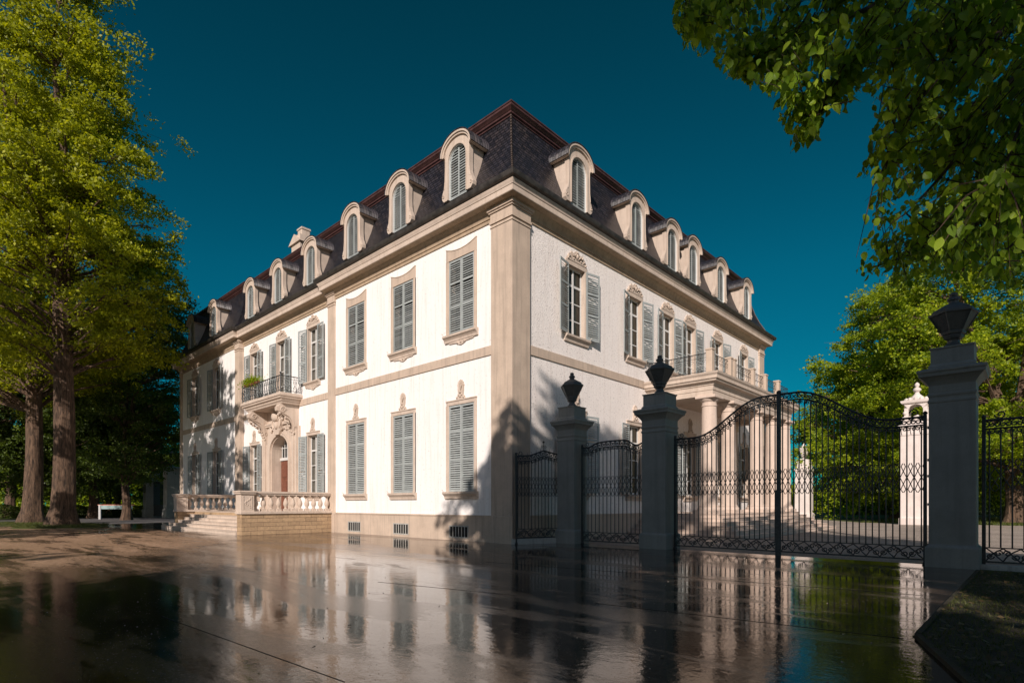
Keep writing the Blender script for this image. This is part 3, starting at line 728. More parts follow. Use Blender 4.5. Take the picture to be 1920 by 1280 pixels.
hr = [hole(x,W2,ZL0-0.05,5.40) for x in RW] + [hole(x,W2,8.72,11.72) for x in RW]
put('wall', wall_mesh(0, RY, 0.0, 12.75, hr, mat=M_ROUGH), MAN, (0,0,0), PI/2)
b = MB(); b.add([(-13.4,0,0),(-13.4,REC,0),(-13.4,REC,12.75),(-13.4,0,12.75)],[(0,1,2,3)]); put('wall', b.mesh('wall', M_WHITE), MAN)
b = MB(); b.add([(-26.4,0,0),(-26.4,REC,0),(-26.4,REC,12.75),(-26.4,0,12.75)],[(3,2,1,0)]); put('wall', b.mesh('wall', M_WHITE), MAN)
b = MB(); b.add([(LX,0,0),(LX,RY,0),(LX,RY,12.75),(LX,0,12.75)],[(3,2,1,0)]); b.add([(LX,RY,0),(0,RY,0),(0,RY,12.75),(LX,RY,12.75)],[(3,2,1,0)])
put('wall', b.mesh('wall', M_WHITE), MAN)

for x in PAVW:
    window(0, x, 0, ZL0, W1, ZL1-ZL0, 'closed', 'flat', 'shell', orn=False)
    window(0, x, 0, ZU0, W1, ZU1-ZU0, 'closed', 'panel')
for x in CENW:
    window(0, x, REC, ZL0, W2, ZL1-0.15-ZL0, 'open', 'flat', 'shell', orn=False, ang=6, curtain='grey', sh_w=0.78)
    window(0, x, REC, ZU0, W2, ZU1-ZU0, 'open', 'plain', 'panel', ang=6, curtain='grey', sh_w=0.78)
window(0, DOORX, REC, 8.06, W2, ZU1-8.06, 'open', 'plain', 'panel', sill=False, ang=6, curtain='grey', sh_w=0.78)
for x in LEFW:
    window(0, x, 0, ZL0, W2, ZL1-0.15-ZL0, 'open', 'flat', 'shell', orn=False, ang=6, curtain='grey', sh_w=0.78)
    window(0, x, 0, ZU0, W2, ZU1-ZU0, 'open', 'plain', 'panel', ang=6, curtain='grey', sh_w=0.78)
for y in RW:
    window(PI/2, 0, y, ZL0-0.05, W2, 5.40-ZL0+0.05, 'open', 'flat', 'shell', orn=False, ang=10, sh_w=0.80)
    window(PI/2, 0, y, 8.72, W2, 11.72-8.72, 'open', 'plain', 'panel', orn=False, ang=10, sh_w=0.80)

# plinth, belt course, pilasters
def bar_box(name, x0, x1, y0, y1, z0, z1, mat, c=0.01):
    b = MB(); b.cham(x0,x1,y0,y1,z0,z1,c); return put(name, b.mesh(name, mat), MAN)
b = MB()
BW = [-3.0,-7.05,-11.1]
def plinth_seg(x0, x1, y, holes=()):
    xs = [x0]
    for h in holes: xs += [h-0.60, h+0.60]
    xs.append(x1)
    for i in range(0, len(xs)-1, 2): b.box(xs[i], xs[i+1], y-0.05, y+0.02, 0, 1.0)
    for h in holes: b.box(h-0.60, h+0.60, y-0.05, y+0.02, 0.62, 1.0); b.box(h-0.60,h+0.60,y-0.05,y+0.02,0,0.10)
    b.box(x0, x1, y-0.08, y+0.02, 1.0, 1.065)
plinth_seg(-13.0, -1.0, 0, [-11.1,-7.05,-3.0])
b.box(-26.0,-13.42,REC-0.05,REC+0.02,0,1.0); b.box(-26.0,-13.42,REC-0.08,REC+0.02,1.0,1.065)
b.box(LX+0.5,-26.9,-0.05,0.02,0,1.0); b.box(LX+0.5,-26.9,-0.08,0.02,1.0,1.065)
b.box(-0.02,0.05,0.95,RY-0.9,0,1.0); b.box(-0.02,0.08,0.95,RY-0.9,1.0,1.065)
put('plinth', b.mesh('plinth', M_STONE), MAN)
for x in BW:
    q = MB(); q.box(-0.60,-0.55,-0.06,-0.03,0.10,0.62); q.box(0.55,0.60,-0.06,-0.03,0.10,0.62); q.box(-0.55,0.55,-0.06,-0.03,0.10,0.15); q.box(-0.55,0.55,-0.06,-0.03,0.57,0.62)
    for i in range(1,6): q.box(-0.55+i*0.183-0.02,-0.55+i*0.183+0.02,-0.055,-0.035,0.15,0.57)
    o = put('basement_window', q.mesh('basement_window', M_FARPIL), MAN, (x,0,0))
    q = MB(); q.box(-0.6,0.6,-0.028,-0.012,0.10,0.62); put('pane', q.mesh('pane', M_DARK), o)
for q in ((-13.04,-1.02,-0.05,0.02),(-26.0,-13.78,REC-0.05,REC+0.02),(LX+0.5,-26.8,-0.05,0.02),(-0.02,0.05,0.9,9.78),(-0.02,0.05,21.9,RY-0.9)):
    b = MB(); b.box(*q,7.38,7.74); put('belt_course', b.mesh('belt_course', M_STONE), MAN)
def pilaster(x0,x1,y0,y1,top=12.25):
    b = MB(); b.cham(x0,x1,y0,y1,1.06,top); 
    b.cham(x0-0.03,x1+0.03,y0-0.03,y1+0.03,0,1.06,0.015)
    for e,za,zb in ((0.03,top,top+0.06),(0.0,top+0.06,top+0.14),(0.05,top+0.14,top+0.24),(0.02,top+0.24,top+0.55),(0.07,top+0.55,top+0.62),(0.12,top+0.62,top+0.72)):
        b.cham(x0-e,x1+e,y0-e,y1+e,za,zb,0.008)
    return put('pilaster', b.mesh('pilaster', M_STONE), MAN)
pilaster(-1.02,0.12,-0.12,0.92)
pilaster(-13.76,-13.04,-0.08,0.4)
pilaster(-26.8,-26.05,-0.08,0.4)
pilaster(LX-0.05,LX+0.5,-0.08,0.6)
pilaster(-0.6,0.10,RY-0.85,RY+0.05)

# cornice, gutter, roof
b = MB(); b.sweep(PLAN, [(0,12.55),(0.05,12.56),(0.05,12.68),(0.09,12.70),(0.09,12.82),(0.12,12.86),(0.15,12.93),(0.22,12.98),(0.24,13.02),(0.46,13.06),(0.50,13.08)])
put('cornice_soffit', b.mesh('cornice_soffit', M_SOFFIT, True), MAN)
b = MB(); b.sweep(PLAN, [(0.498,13.06),(0.515,13.08),(0.515,13.27),(0.54,13.29),(0.55,13.36),(0.60,13.43),(0.60,13.47),(0.3,13.48)])
put('cornice', b.mesh('cornice', M_TRIM, True), MAN)
b = MB(); b.sweep(PLAN, [(0.55,13.50),(0.62,13.485),(0.71,13.52),(0.745,13.60),(0.74,13.70),(0.70,13.70),(0.69,13.60),(0.60,13.56)])
put('gutter', b.mesh('gutter', M_GUTTER, True), MAN)
ROOFP = [(0.66,13.60),(0.40,13.83),(0.13,14.20),(-0.16,14.75),(-0.42,15.4),(-0.66,16.2),(-0.82,16.8),(-0.90,17.22)]
b = MB(); b.sweep(PLAN, ROOFP, uv=True); put('roof', b.mesh('roof', M_SLATE), MAN)
b = MB(); b.sweep(PLAN, [(-0.95,17.12),(-0.86,17.12),(-0.86,17.18),(-0.80,17.21),(-0.80,17.28),(-0.75,17.31),(-0.72,17.36),(-0.67,17.40),(-0.67,17.48),(-0.64,17.50),(-0.65,17.56),(-0.9,17.58)])
put('roof_moulding', b.mesh('roof_moulding', M_MOULD, True), MAN)
IN = [(LX,RY),(LX,0),(0,0),(0,RY)]
b = MB(); b.sweep(IN, [(-1.15,17.56),(-9,19.5)], uv=True); q=9
b.add([(LX+q,q,19.5),(-q,q,19.5),(-q,RY-q,19.5),(LX+q,RY-q,19.5)],[(0,1,2,3)]); b.add([(LX+0.9,0.95,17.55),(-0.9,0.95,17.55),(-0.9,RY-0.9,17.55),(LX+0.9,RY-0.9,17.55)],[(0,1,2,3)])
put('upper_roof', b.mesh('upper_roof', M_SLATE), MAN)
# hip ridge of overlapping slates down each front corner
for cx_, sx_, cy_, sy_ in ((0,1,0,-1),(LX,-1,0,-1),(0,1,RY,1)):
    b = MB(); rr = random.Random(4)
    for i in range(len(ROOFP)-1):
        (o0,z0),(o1,z1) = ROOFP[i], ROOFP[i+1]; k = max(1,int(math.hypot(o1-o0,z1-z0)/0.14))
        for j in range(k):
            t0=j/k; o=o0+(o1-o0)*t0; z=z0+(z1-z0)*t0; e=rr.uniform(0.0,0.02)
            o2=o0+(o1-o0)*(t0+1/k); z2=z0+(z1-z0)*(t0+1/k)
            b.tube([(cx_+sx_*(o+e),cy_+sy_*(o+e),z),(cx_+sx_*o2,cy_+sy_*o2,z2)], [0.055,0.03], 5)
    put('hip_ridge', b.mesh('hip_ridge', M_LEAD), MAN)
# chimney with a small pediment
b = MB(); b.cham(-0.75,0.75,-0.7,0.7,0,2.0); b.prism([(-1.0,1.4),(1.0,1.4),(0,2.1)],-0.85,0.85); b.cham(-0.36,0.36,-0.36,0.36,2.0,2.65,0.03); b.cham(-0.42,0.42,-0.42,0.42,2.6,2.75,0.03)
put('chimney', b.mesh('chimney', M_TRIM), MAN, (-20.7,2.0,17.3)).scale = (0.8,0.8,0.85)

# dormers
def dormer_meshes():
    na = 13
    jz = [0,0.10,0.22,0.36,0.52,0.75,1.1,1.52]
    hw, sp = 0.58, 1.55
    inner = [(-hw,z) for z in jz] + [(hw*math.cos(a), sp+hw*math.sin(a)) for a in [PI-PI*i/(na-1) for i in range(na)]][0:] + [(hw,z) for z in reversed(jz)]
    oz = [0,0.12,0.26,0.40,0.55,0.75,1.1,1.60]; ox=[0.88,0.99,1.01,0.96,0.87,0.81,0.79,0.80]
    top = [(0.80*math.cos(a), 1.93+0.56*math.sin(a)**0.9) for a in [PI-PI*i/(na-1) for i in range(na)]]
    outer = [(-x,z) for x,z in zip(ox,oz)] + top + [(x,z) for x,z in zip(reversed(ox),reversed(oz))]
    b = MB(); b.ring(inner, outer, -0.26, -0.06)
    # raised fillet round the opening
    fi = [(x*1.0,z) for x,z in inner]; fo = [(x+(-0.06 if x<0 else 0.06) if abs(x)>0.5 else x*1.1, z+(0.06 if z>sp else 0)) for x,z in inner]
    fo = [(-hw-0.06,z) for z in jz] + [((hw+0.06)*math.cos(a), sp+(hw+0.06)*math.sin(a)) for a in [PI-PI*i/(na-1) for i in range(na)]] + [(hw+0.06,z) for z in reversed(jz)]
    b.ring(fi, fo, -0.285, -0.25)
    # cheeks and back box (ends inside the roof)
    body = [(-0.74,-0.9),(-0.74,1.9)] + [(0.74*math.cos(a), 1.9+0.6*math.sin(a)) for a in [PI-PI*i/12 for i in range(1,12)]] + [(0.74,1.9),(0.74,-0.9)]
    ib = [(-0.56,-0.9),(-0.56,1.9)] + [(0.56*math.cos(a), 1.9+0.45*math.sin(a)) for a in [PI-PI*i/12 for i in range(1,12)]] + [(0.56,1.9),(0.56,-0.9)]
    b.ring(ib, body, -0.06, 1.25)
    # volutes
    for s in (-1,1):
        pts = [(s*(0.90+0.075*math.cos(a)*(1-a/9)), -0.275, 0.22+0.085*math.sin(a)*(1-a/9)) for a in [0.6*i for i in range(14)]]
        b.tube(pts, 0.018, 4)
        b.tube([(s*0.845,-0.27,0.52),(s*0.79,-0.27,0.9),(s*0.775,-0.27,1.5),(s*0.78,-0.27,1.95)], 0.016, 4)
    m1 = b.mesh('dormer', M_TRIM)
    # hood
    n=17
    def hood(e, ze): return [((0.84+e)*math.cos(a)*(1+0.05*(1-math.sin(a))), 1.90+ze+(0.62+e)*math.sin(a)**0.85 - 0.05*(1-math.sin(a))) for a in [PI-PI*i/(n-1) for i in range(n)]]
    b = MB(); b.ring(hood(-0.05,0), hood(0.05,0), -0.33, 1.15); b.ring(hood(0.03,0), hood(0.10,0.01), -0.38, 1.15)
    m2 = b.mesh('dormer_hood', M_TRIM)
    b = MB(); b.ring(hood(0.105,0.012), hood(0.135,0.02), -0.40, 1.45)
    vs = b.v; b.uv = {}
    for i, f in enumerate(b.f): b.uv[i] = [(vs[k][0]*1.0+vs[k][2]*0.3, vs[k][1]) for k in f]
    m3 = b.mesh('dormer_roof', M_SLATE)
    # window frame and louvres
    def halfw(z): return hw-0.02 if z < sp else math.sqrt(max(0, (hw-0.02)**2-(z-sp)**2))
    H = sp+hw-0.02
    l1 = leaf_shutter(hw-0.02, H, 1, halfw); l2 = leaf_shutter(hw-0.02, H, -1, halfw)
    b = MB(); b.box(-0.57,0.57,0.0,0.03,-0.1,2.1); m4 = b.mesh('dormer_backing', M_DARK)
    b = MB(); b.ring([(x*0.975,z if z<sp else sp+(z-sp)*0.975) for x,z in inner],[(x*1.0,z) for x,z in inner],-0.22,-0.06); m5 = b.mesh('window_frame', M_FRAME)
    return m1,m2,m3,l1,l2,m4,m5
DM = dormer_meshes()
def dormer(wx, wy, rz, y_out=0.0):
    o = put('dormer', DM[0], MAN, (wx,wy,14.22), rz); o.scale = (0.95,1,0.98)
    put('dormer_hood', DM[1], o); put('dormer_roof', DM[2], o); put('dormer_backing', DM[5], o)
    put('window_frame', DM[6], o)
    put('shutter', DM[3], o, (0.0,-0.12,0)); put('shutter', DM[4], o, (0.0,-0.12,0))
for x in PAVW: dormer(x, 0, 0)
for x in (-15.85, DOORX, -24.3): dormer(x, REC, 0)
for x in (-30.4, -35.3): dormer(x, 0, 0)
for y in (3.95, 8.75, 12.4, 14.95, 18.8, 23.1): dormer(0, y, PI/2)

# ---------------- portal, door and balcony on the long front
def portal():
    hw=1.28; n=17
    def op(e, zb=1.065): 
        return [(-hw-e,zb),(-hw-e,3.0),(-hw-e,4.85)] + [((hw+e)*math.cos(a), 4.85+(0.95+e)*math.sin(a)) for a in [PI-PI*i/(n-1) for i in range(1,n-1)]] + [(hw+e,4.85),(hw+e,3.0),(hw+e,zb)]
    cnt=len(op(0))
    outer=[(-2.0,1.065),(-2.0,3.0),(-2.0,5.2)] + [(-2.0+4.0*i/(n-1), 6.45 if 1<i<n-2 else 6.45) for i in range(1,n-1)] + [(2.0,5.2),(2.0,3.0),(2.0,1.065)]
    b = MB(); b.ring(op(0), outer, -0.14, 0.01); b.ring(op(0.02), op(0.14), -0.22, -0.13); b.ring(op(0.16), op(0.28), -0.18, -0.13)
    # flanking pilaster strips
    for s in (-1,1):
        for a,c,y in ((1.95,2.42,-0.24),(2.02,2.18,-0.30),(2.36,2.55,-0.12)):
            x0,x1=(a,c) if s>0 else (-c,-a); b.cham(x0,x1,y,0.01,1.065,6.2 if y>-0.2 else 6.0)
        b.cham(*( (1.90,2.60) if s>0 else (-2.60,-1.90)), -0.32,0.01,1.065,1.35)
    b.cham(-2.1,2.1,-0.26,0.01,6.45,6.62); b.cham(-2.0,2.0,-0.12,0.01,6.62,7.5)
    for s in (-1,1):
        b.cham(*((0.95,2.05) if s>0 else (-2.05,-0.95)),-0.30,0.01,6.56,6.66)
    # cartouche over the arch
    b.prism([(-0.30,5.85),(0.30,5.85),(0.55,6.3),(0.62,6.9),(0.35,7.2),(0,7.35),(-0.35,7.2),(-0.62,6.9),(-0.55,6.3)], -0.34,-0.1)
    b.ball((0,-0.42,6.95),0.26,10,7,(1.1,0.9,1.2)); b.ball((0,-0.36,6.45),0.22,10,7,(1.0,0.6,1.2))
    for s in (-1,1):
        b.tube([(s*(0.35+0.22*math.cos(a)),-0.36,6.55+0.28*math.sin(a)) for a in [0.5*i-1.5 for i in range(9)]],0.05,5)
        b.tube([(s*0.2,-0.3,6.0),(s*0.7,-0.24,6.25),(s*1.0,-0.2,6.2),(s*1.3,-0.2,6.45)],0.05,5)
        b.ball((s*1.05,-0.2,6.15),0.09,7,5); b.ball((s*0.62,-0.32,7.1),0.12,7,5)
    o = put('portal', b.mesh('portal', M_TRIM, True), MAN, (DOORX,REC,0))
    # reveal lining of the arch
    b = MB(); b.ring(op(-0.06), op(0.02), -0.10, 0.62)
    put('reveal', b.mesh('reveal', M_TRIM), o)
    b = MB()
    b.add([(-1.3,0.6,1.065),(1.3,0.6,1.065),(1.3,0.6,6.0),(-1.3,0.6,6.0)],[(0,1,2,3)]); put('transom_glass', b.mesh('transom_glass', M_DARK), o)
    # door leaves with panels
    for s in (-1,1):
        q = MB(); q.cham(*((0.01,1.2) if s>0 else (-1.2,-0.01)),0.50,0.57,1.08,4.30)
        for za,zb in ((1.25,1.85),(1.98,3.05),(3.18,4.15)):
            x0,x1=(0.18,1.03) if s>0 else (-1.03,-0.18)
            q.box(x0,x1,0.47,0.50,za,zb); q.box(x0+0.08,x1-0.08,0.44,0.47,za+0.08,zb-0.08)
            q.box(x0-0.03,x1+0.03,0.485,0.498,za-0.03,zb+0.03)
        d = put('door', q.mesh('door', M_DOOR), o)
        q = MB(); q.tube([(s*0.1,0.44,2.05),(s*0.1,0.40,2.05),(s*0.22,0.40,2.05)],0.015,6); q.ball((s*0.1,0.48,2.05),0.04)
        put('handle', q.mesh('handle', M_IRON), o)
    q = MB(); q.cham(-1.24,1.24,0.44,0.58,4.32,4.50)
    for i in range(7):
        x=-1.05+i*0.35; q.box(x-0.022,x+0.022,0.50,0.54,4.50,4.9+0.85*math.sqrt(max(0,1-(x/1.24)**2)))
    q.box(-1.2,1.2,0.505,0.535,5.1,5.14)
    put('transom_grille', q.mesh('transom_grille', M_FRAME), o)
portal()

def spiral(cx, cz, r0, a0, turns, dirn, n=16, y=0.0):
    return [(cx+r0*(1-0.82*i/n)*math.cos(a0+dirn*2*PI*turns*i/n), y, cz+r0*(1-0.82*i/n)*math.sin(a0+dirn*2*PI*turns*i/n)) for i in range(n+1)]
def cscroll(b, x0, x1, z, h, r, flip=1, n=10):
    """C scroll lying between x0 and x1"""
    m=(x0+x1)/2; rad=(x1-x0)/4
    for s,c in ((1,x0+rad),(-1,x1-rad)):
        b.tube(spiral(c, z, h/2, PI/2*flip if True else 0, 1.25, s*flip, n), r, 3, False)

def balcony():
    xc=(-23.0-17.3)/2; hw=2.85; D=1.4
    b = MB()
    # moulded slab: open sweep round three sides
    plan=[(-hw+0.3,0.05),(-hw+0.3,-D+0.3),(hw-0.3,-D+0.3),(hw-0.3,0.05)]
    plan=[(-hw+0.3,0.4)]+plan[1:3]+[(hw-0.3,0.4)]
    prof=[(-0.15,7.42),(0.0,7.44),(0.03,7.52),(0.10,7.58),(0.12,7.66),(0.22,7.72),(0.24,7.80),(0.30,7.84),(0.30,7.96),(0.26,8.02),(0.0,8.03)]
    b.sweep(plan, prof, closed=True)
    b.add([(x,y,8.03) for x,y in plan],[(0,1,2,3)]); b.add([(x*0.96,y*0.96,7.43) for x,y in plan],[(3,2,1,0)])
    o = put('balcony', b.mesh('balcony', M_TRIM), MAN, (xc,REC,0))
    for s in (-1,1):     # scroll consoles
        prof=[(0.0,5.2),(-0.14,5.35),(-0.22,5.75),(-0.36,6.0),(-0.34,6.25),(-0.42,6.5),(-0.62,6.72),(-0.95,6.85),(-1.18,7.0),(-1.24,7.22),(-1.12,7.42),(0.0,7.42)]
        q = MB(); q.prismx([(y,z) for y,z in prof], -0.26, 0.26)
        q.prismx([(0,5.3),(-0.25,5.6),(-0.40,6.2),(-0.5,6.5),(-0.95,6.80),(-1.27,7.02),(-1.29,7.22),(-1.1,7.36),(0,7.3)], -0.17, 0.17)
        for xs in (-0.27,0.27):
            q.tube([(xs, -0.98+0.19*(1-i/20)*math.cos(0.55*i), 7.08+0.19*(1-i/20)*math.sin(0.55*i)) for i in range(19)],0.035,5)
            q.tube([(xs, -0.24+0.12*(1-i/20)*math.cos(0.55*i), 6.05+0.14*(1-i/20)*math.sin(0.55*i)) for i in range(19)],0.03,5)
        rr=random.Random(7+s)
        for i in range(26):
            t=i/25; y=-0.25-0.9*t**1.3; z=5.7+1.25*t**0.8; q.ball((rr.uniform(-0.24,0.24),y-0.02,z-0.05+rr.uniform(-0.08,0.08)),rr.uniform(0.05,0.09),7,5)
        put('bracket', q.mesh('bracket', M_TRIM, True), o, (s*2.05+ (-20.1-xc),0,0))
    # wrought iron railing
    q = MB(); zt=9.0; zb=8.06; r=0.012
    path=[(-hw+0.1,0.0),(-hw+0.1,-D+0.1),(hw-0.1,-D+0.1),(hw-0.1,0.0)]
    for z,rad in ((zt,0.028),(zb+0.08,0.018),(zt-0.16,0.012)):
        q.tube([(x,y,z) for x,y in path],rad,5)
    def seg(p,qq):
        p=Vector(p); d=Vector(qq)-p; L=d.length; d.normalize(); n=max(1,int(L/0.30)); st=L/n; out=Vector((d.y,-d.x))
        for i in range(n):
            c=p+d*st*(i+0.5)
            loc=MB()
            loc.tube([(-0.06,0,zb+0.08),(-0.10,0,zb+0.25),(0.05,0,zb+0.45),(0.10,0,zb+0.62),(0.0,0,zt-0.16)],r,3,False)
            loc.tube([(0.06,0,zb+0.08),(0.10,0,zb+0.25),(-0.05,0,zb+0.45),(-0.10,0,zb+0.62),(0.0,0,zt-0.16)],r,3,False)
            loc.tube(spiral(0.0,zb+0.25,0.10,0,1.2,1,10),r,3,False); loc.tube(spiral(0.0,zb+0.60,0.09,PI,1.2,1,10),r,3,False)
            loc.tube(spiral(0.0,zt-0.08,0.07,PI,1.2,-1,8),r*0.8,3,False)
            loc.tube([(st/2,0,zb),(st/2,0,zt)],r,4,False)
            bul=lambda z: 0.10*math.sin(PI*min(1,max(0,(z-zb)/(zt-zb)))**0.8)
            off=len(q.v)
            for x,y,z in loc.v: w_=c+d*x+out*(y+bul(z)); q.v.append((w_.x,w_.y,z))
            for f in loc.f: q.f.append(tuple(k+off for k in f)); q.mi.append(0)
    for i in range(3): seg(path[i],path[i+1])
    for x,y in path[1:3]: q.tube([(x,y,8.0),(x,y,9.1)],0.03,6); q.ball((x,y,9.14),0.06)
    put('railing', q.mesh('railing', M_IRON), o)
balcony()

# ---------------- front terrace with steps and balustrades
TX1=-13.25; TX0=-25.5; TZ=1.05; TY=-4.85; TYL=-4.3
def baluster_mesh():
    b=MB(); b.sqstack([(0.115,0),(0.115,0.10),(0.09,0.11)])
    b.lathe([(0.075,0.10),(0.085,0.14),(0.06,0.17),(0.075,0.22),(0.118,0.30),(0.128,0.38),(0.11,0.47),(0.075,0.56),(0.052,0.64),(0.05,0.68),(0.075,0.70),(0.075,0.73),(0.06,0.74)],(0,0,0),14)
    b.sqstack([(0.09,0.735),(0.11,0.745),(0.11,0.80)])
    return b.mesh('baluster', M_TRIM, True)
def terrace():
    b=MB()
    b.box(TX0+0.05,TX1-0.05,-3.25,REC-0.06,0.0,TZ-0.02)
    b.box(TX1-0.62,TX1-0.051,TY+0.05,-3.25,0,TZ-0.02)
    b.box(TX0+0.051,TX0+0.62,TYL+0.05,-3.25,0,TZ-0.02)
    o=put('terrace', b.mesh('terrace', M_ASHLAR), MAN)
    q=MB(); q.box(TX0+0.66,TX1-0.66,-3.25,REC-0.07,TZ-0.02,TZ+0.02); put('paving', q.mesh('paving', M_STONE), o)
    # base courses and rails
    for x0,x1,ye in ((TX1-0.66,TX1,TY),(TX0,TX0+0.66,TYL)):
        q=MB(); q.cham(x0-0.03,x1+0.03,ye-0.03,REC-0.08,TZ-0.02,TZ+0.11,0.02); put('base_course', q.mesh('base_course', M_TRIM), o)
        xc=(x0+x1)/2
        q=MB(); q.cham(xc-0.17,xc+0.17,ye+0.66,REC-0.30,TZ+0.91,TZ+0.99,0.015); q.cham(xc-0.21,xc+0.21,ye+0.66,REC-0.30,TZ+0.99,TZ+1.09,0.025); put('handrail', q.mesh('handrail', M_TRIM), o)
        # end pier with carved panels
        q=MB(); q.cham(x0+0.02,x1-0.02,ye+0.0,ye+0.64,TZ+0.11,TZ+0.95,0.012); q.cham(x0-0.05,x1+0.05,ye-0.07,ye+0.70,TZ+0.95,TZ+1.03,0.02); q.cham(x0-0.09,x1+0.09,ye-0.11,ye+0.74,TZ+1.03,TZ+1.11,0.02)
        for (px,nx) in ((x1-0.02,1),(x0+0.02,-1)):
            for k in range(9):
                a=k*0.8; q.ball((px+nx*0.0, ye+0.32+0.12*math.cos(a), TZ+0.30+0.055*k), 0.05,6,4,(0.5,1,1))
            q.box(px-0.015,px+0.015,ye+0.10,ye+0.14,TZ+0.2,TZ+0.86); q.box(px-0.015,px+0.015,ye+0.50,ye+0.54,TZ+0.2,TZ+0.86)
        put('pier', q.mesh('pier', M_TRIM), o)
        q=MB(); q.cham(x0+0.08,x1-0.08,REC-0.32,REC-0.09,TZ+0.11,TZ+1.09,0.012); put('pier', q.mesh('pier', M_TRIM), o)
        y0=ye+0.82; y1=REC-0.48; nb=11 if x1>-14 else 10
        bm=cached('bal', baluster_mesh)
        for i in range(nb): put('baluster', bm, o, (xc, y0+(y1-y0)*i/(nb-1), TZ+0.11))
    # steps
    ns=6; rh=TZ/ns
    for i in range(ns):
        zt=TZ-rh*i-rh*0+0.0; 
        if i==0: continue
        zt=TZ-rh*i; ya=-3.25-0.32*(i); 
        xl=TX0+0.64; xr=TX1-0.68
        if i>=4: xl=TX0+0.64-0.9*(i-3)*0.5; 
        if ya-0.0 < TYL and i>=4: xl=TX0-0.25*(i-3)
        q=MB()
        if i>=4: 
            q.cham(TX0+0.64,xr,ya,-3.26,zt-rh,zt-0.03,0.004); q.cham(xl,xr+ (0.55 if ya<TY else 0),ya-0.03,TYL-0.04,zt-0.035+0.001,zt,0.012); q.cham(xl+0.02,TX0+0.6,ya,TYL-0.05,zt-rh,zt-0.034,0.004)
        else:
            q.cham(xl,xr,ya,-3.26,zt-rh,zt-0.03,0.004); q.cham(xl,xr,ya-0.03,-3.255,zt-0.03,zt,0.012)
        put('step', q.mesh('step', M_TRIM), o)
terrace()

# ---------------- portico on the court front (local x = world y, -y = world x)
def column_mesh(h, r):
    b=MB(); b.sqstack([(r*1.42,0),(r*1.42,0.16),(r*1.38,0.165)])
    prof=[(r*1.36,0.16),(r*1.38,0.22),(r*1.30,0.28),(r*1.15,0.31),(r*1.18,0.36),(r*1.04,0.40),(r,0.50)]
    for i in range(1,9): t=i/8; prof.append((r*(1-0.16*t**1.6), 0.5+(h-1.0)*t))
    rt_=r*0.84
    prof+=[(rt_*1.09,h-0.49),(rt_*1.09,h-0.44),(rt_,h-0.43),(rt_,h-0.30),(rt_*1.08,h-0.28),(rt_*1.25,h-0.20),(rt_*1.33,h-0.14)]
    b.lathe(prof,(0,0,0),24)
    b.sqstack([(rt_*1.38,h-0.14),(rt_*1.45,h-0.12),(rt_*1.45,h-0.03),(rt_*1.38,h)])
    return b.mesh('column', M_COLUMN, True)
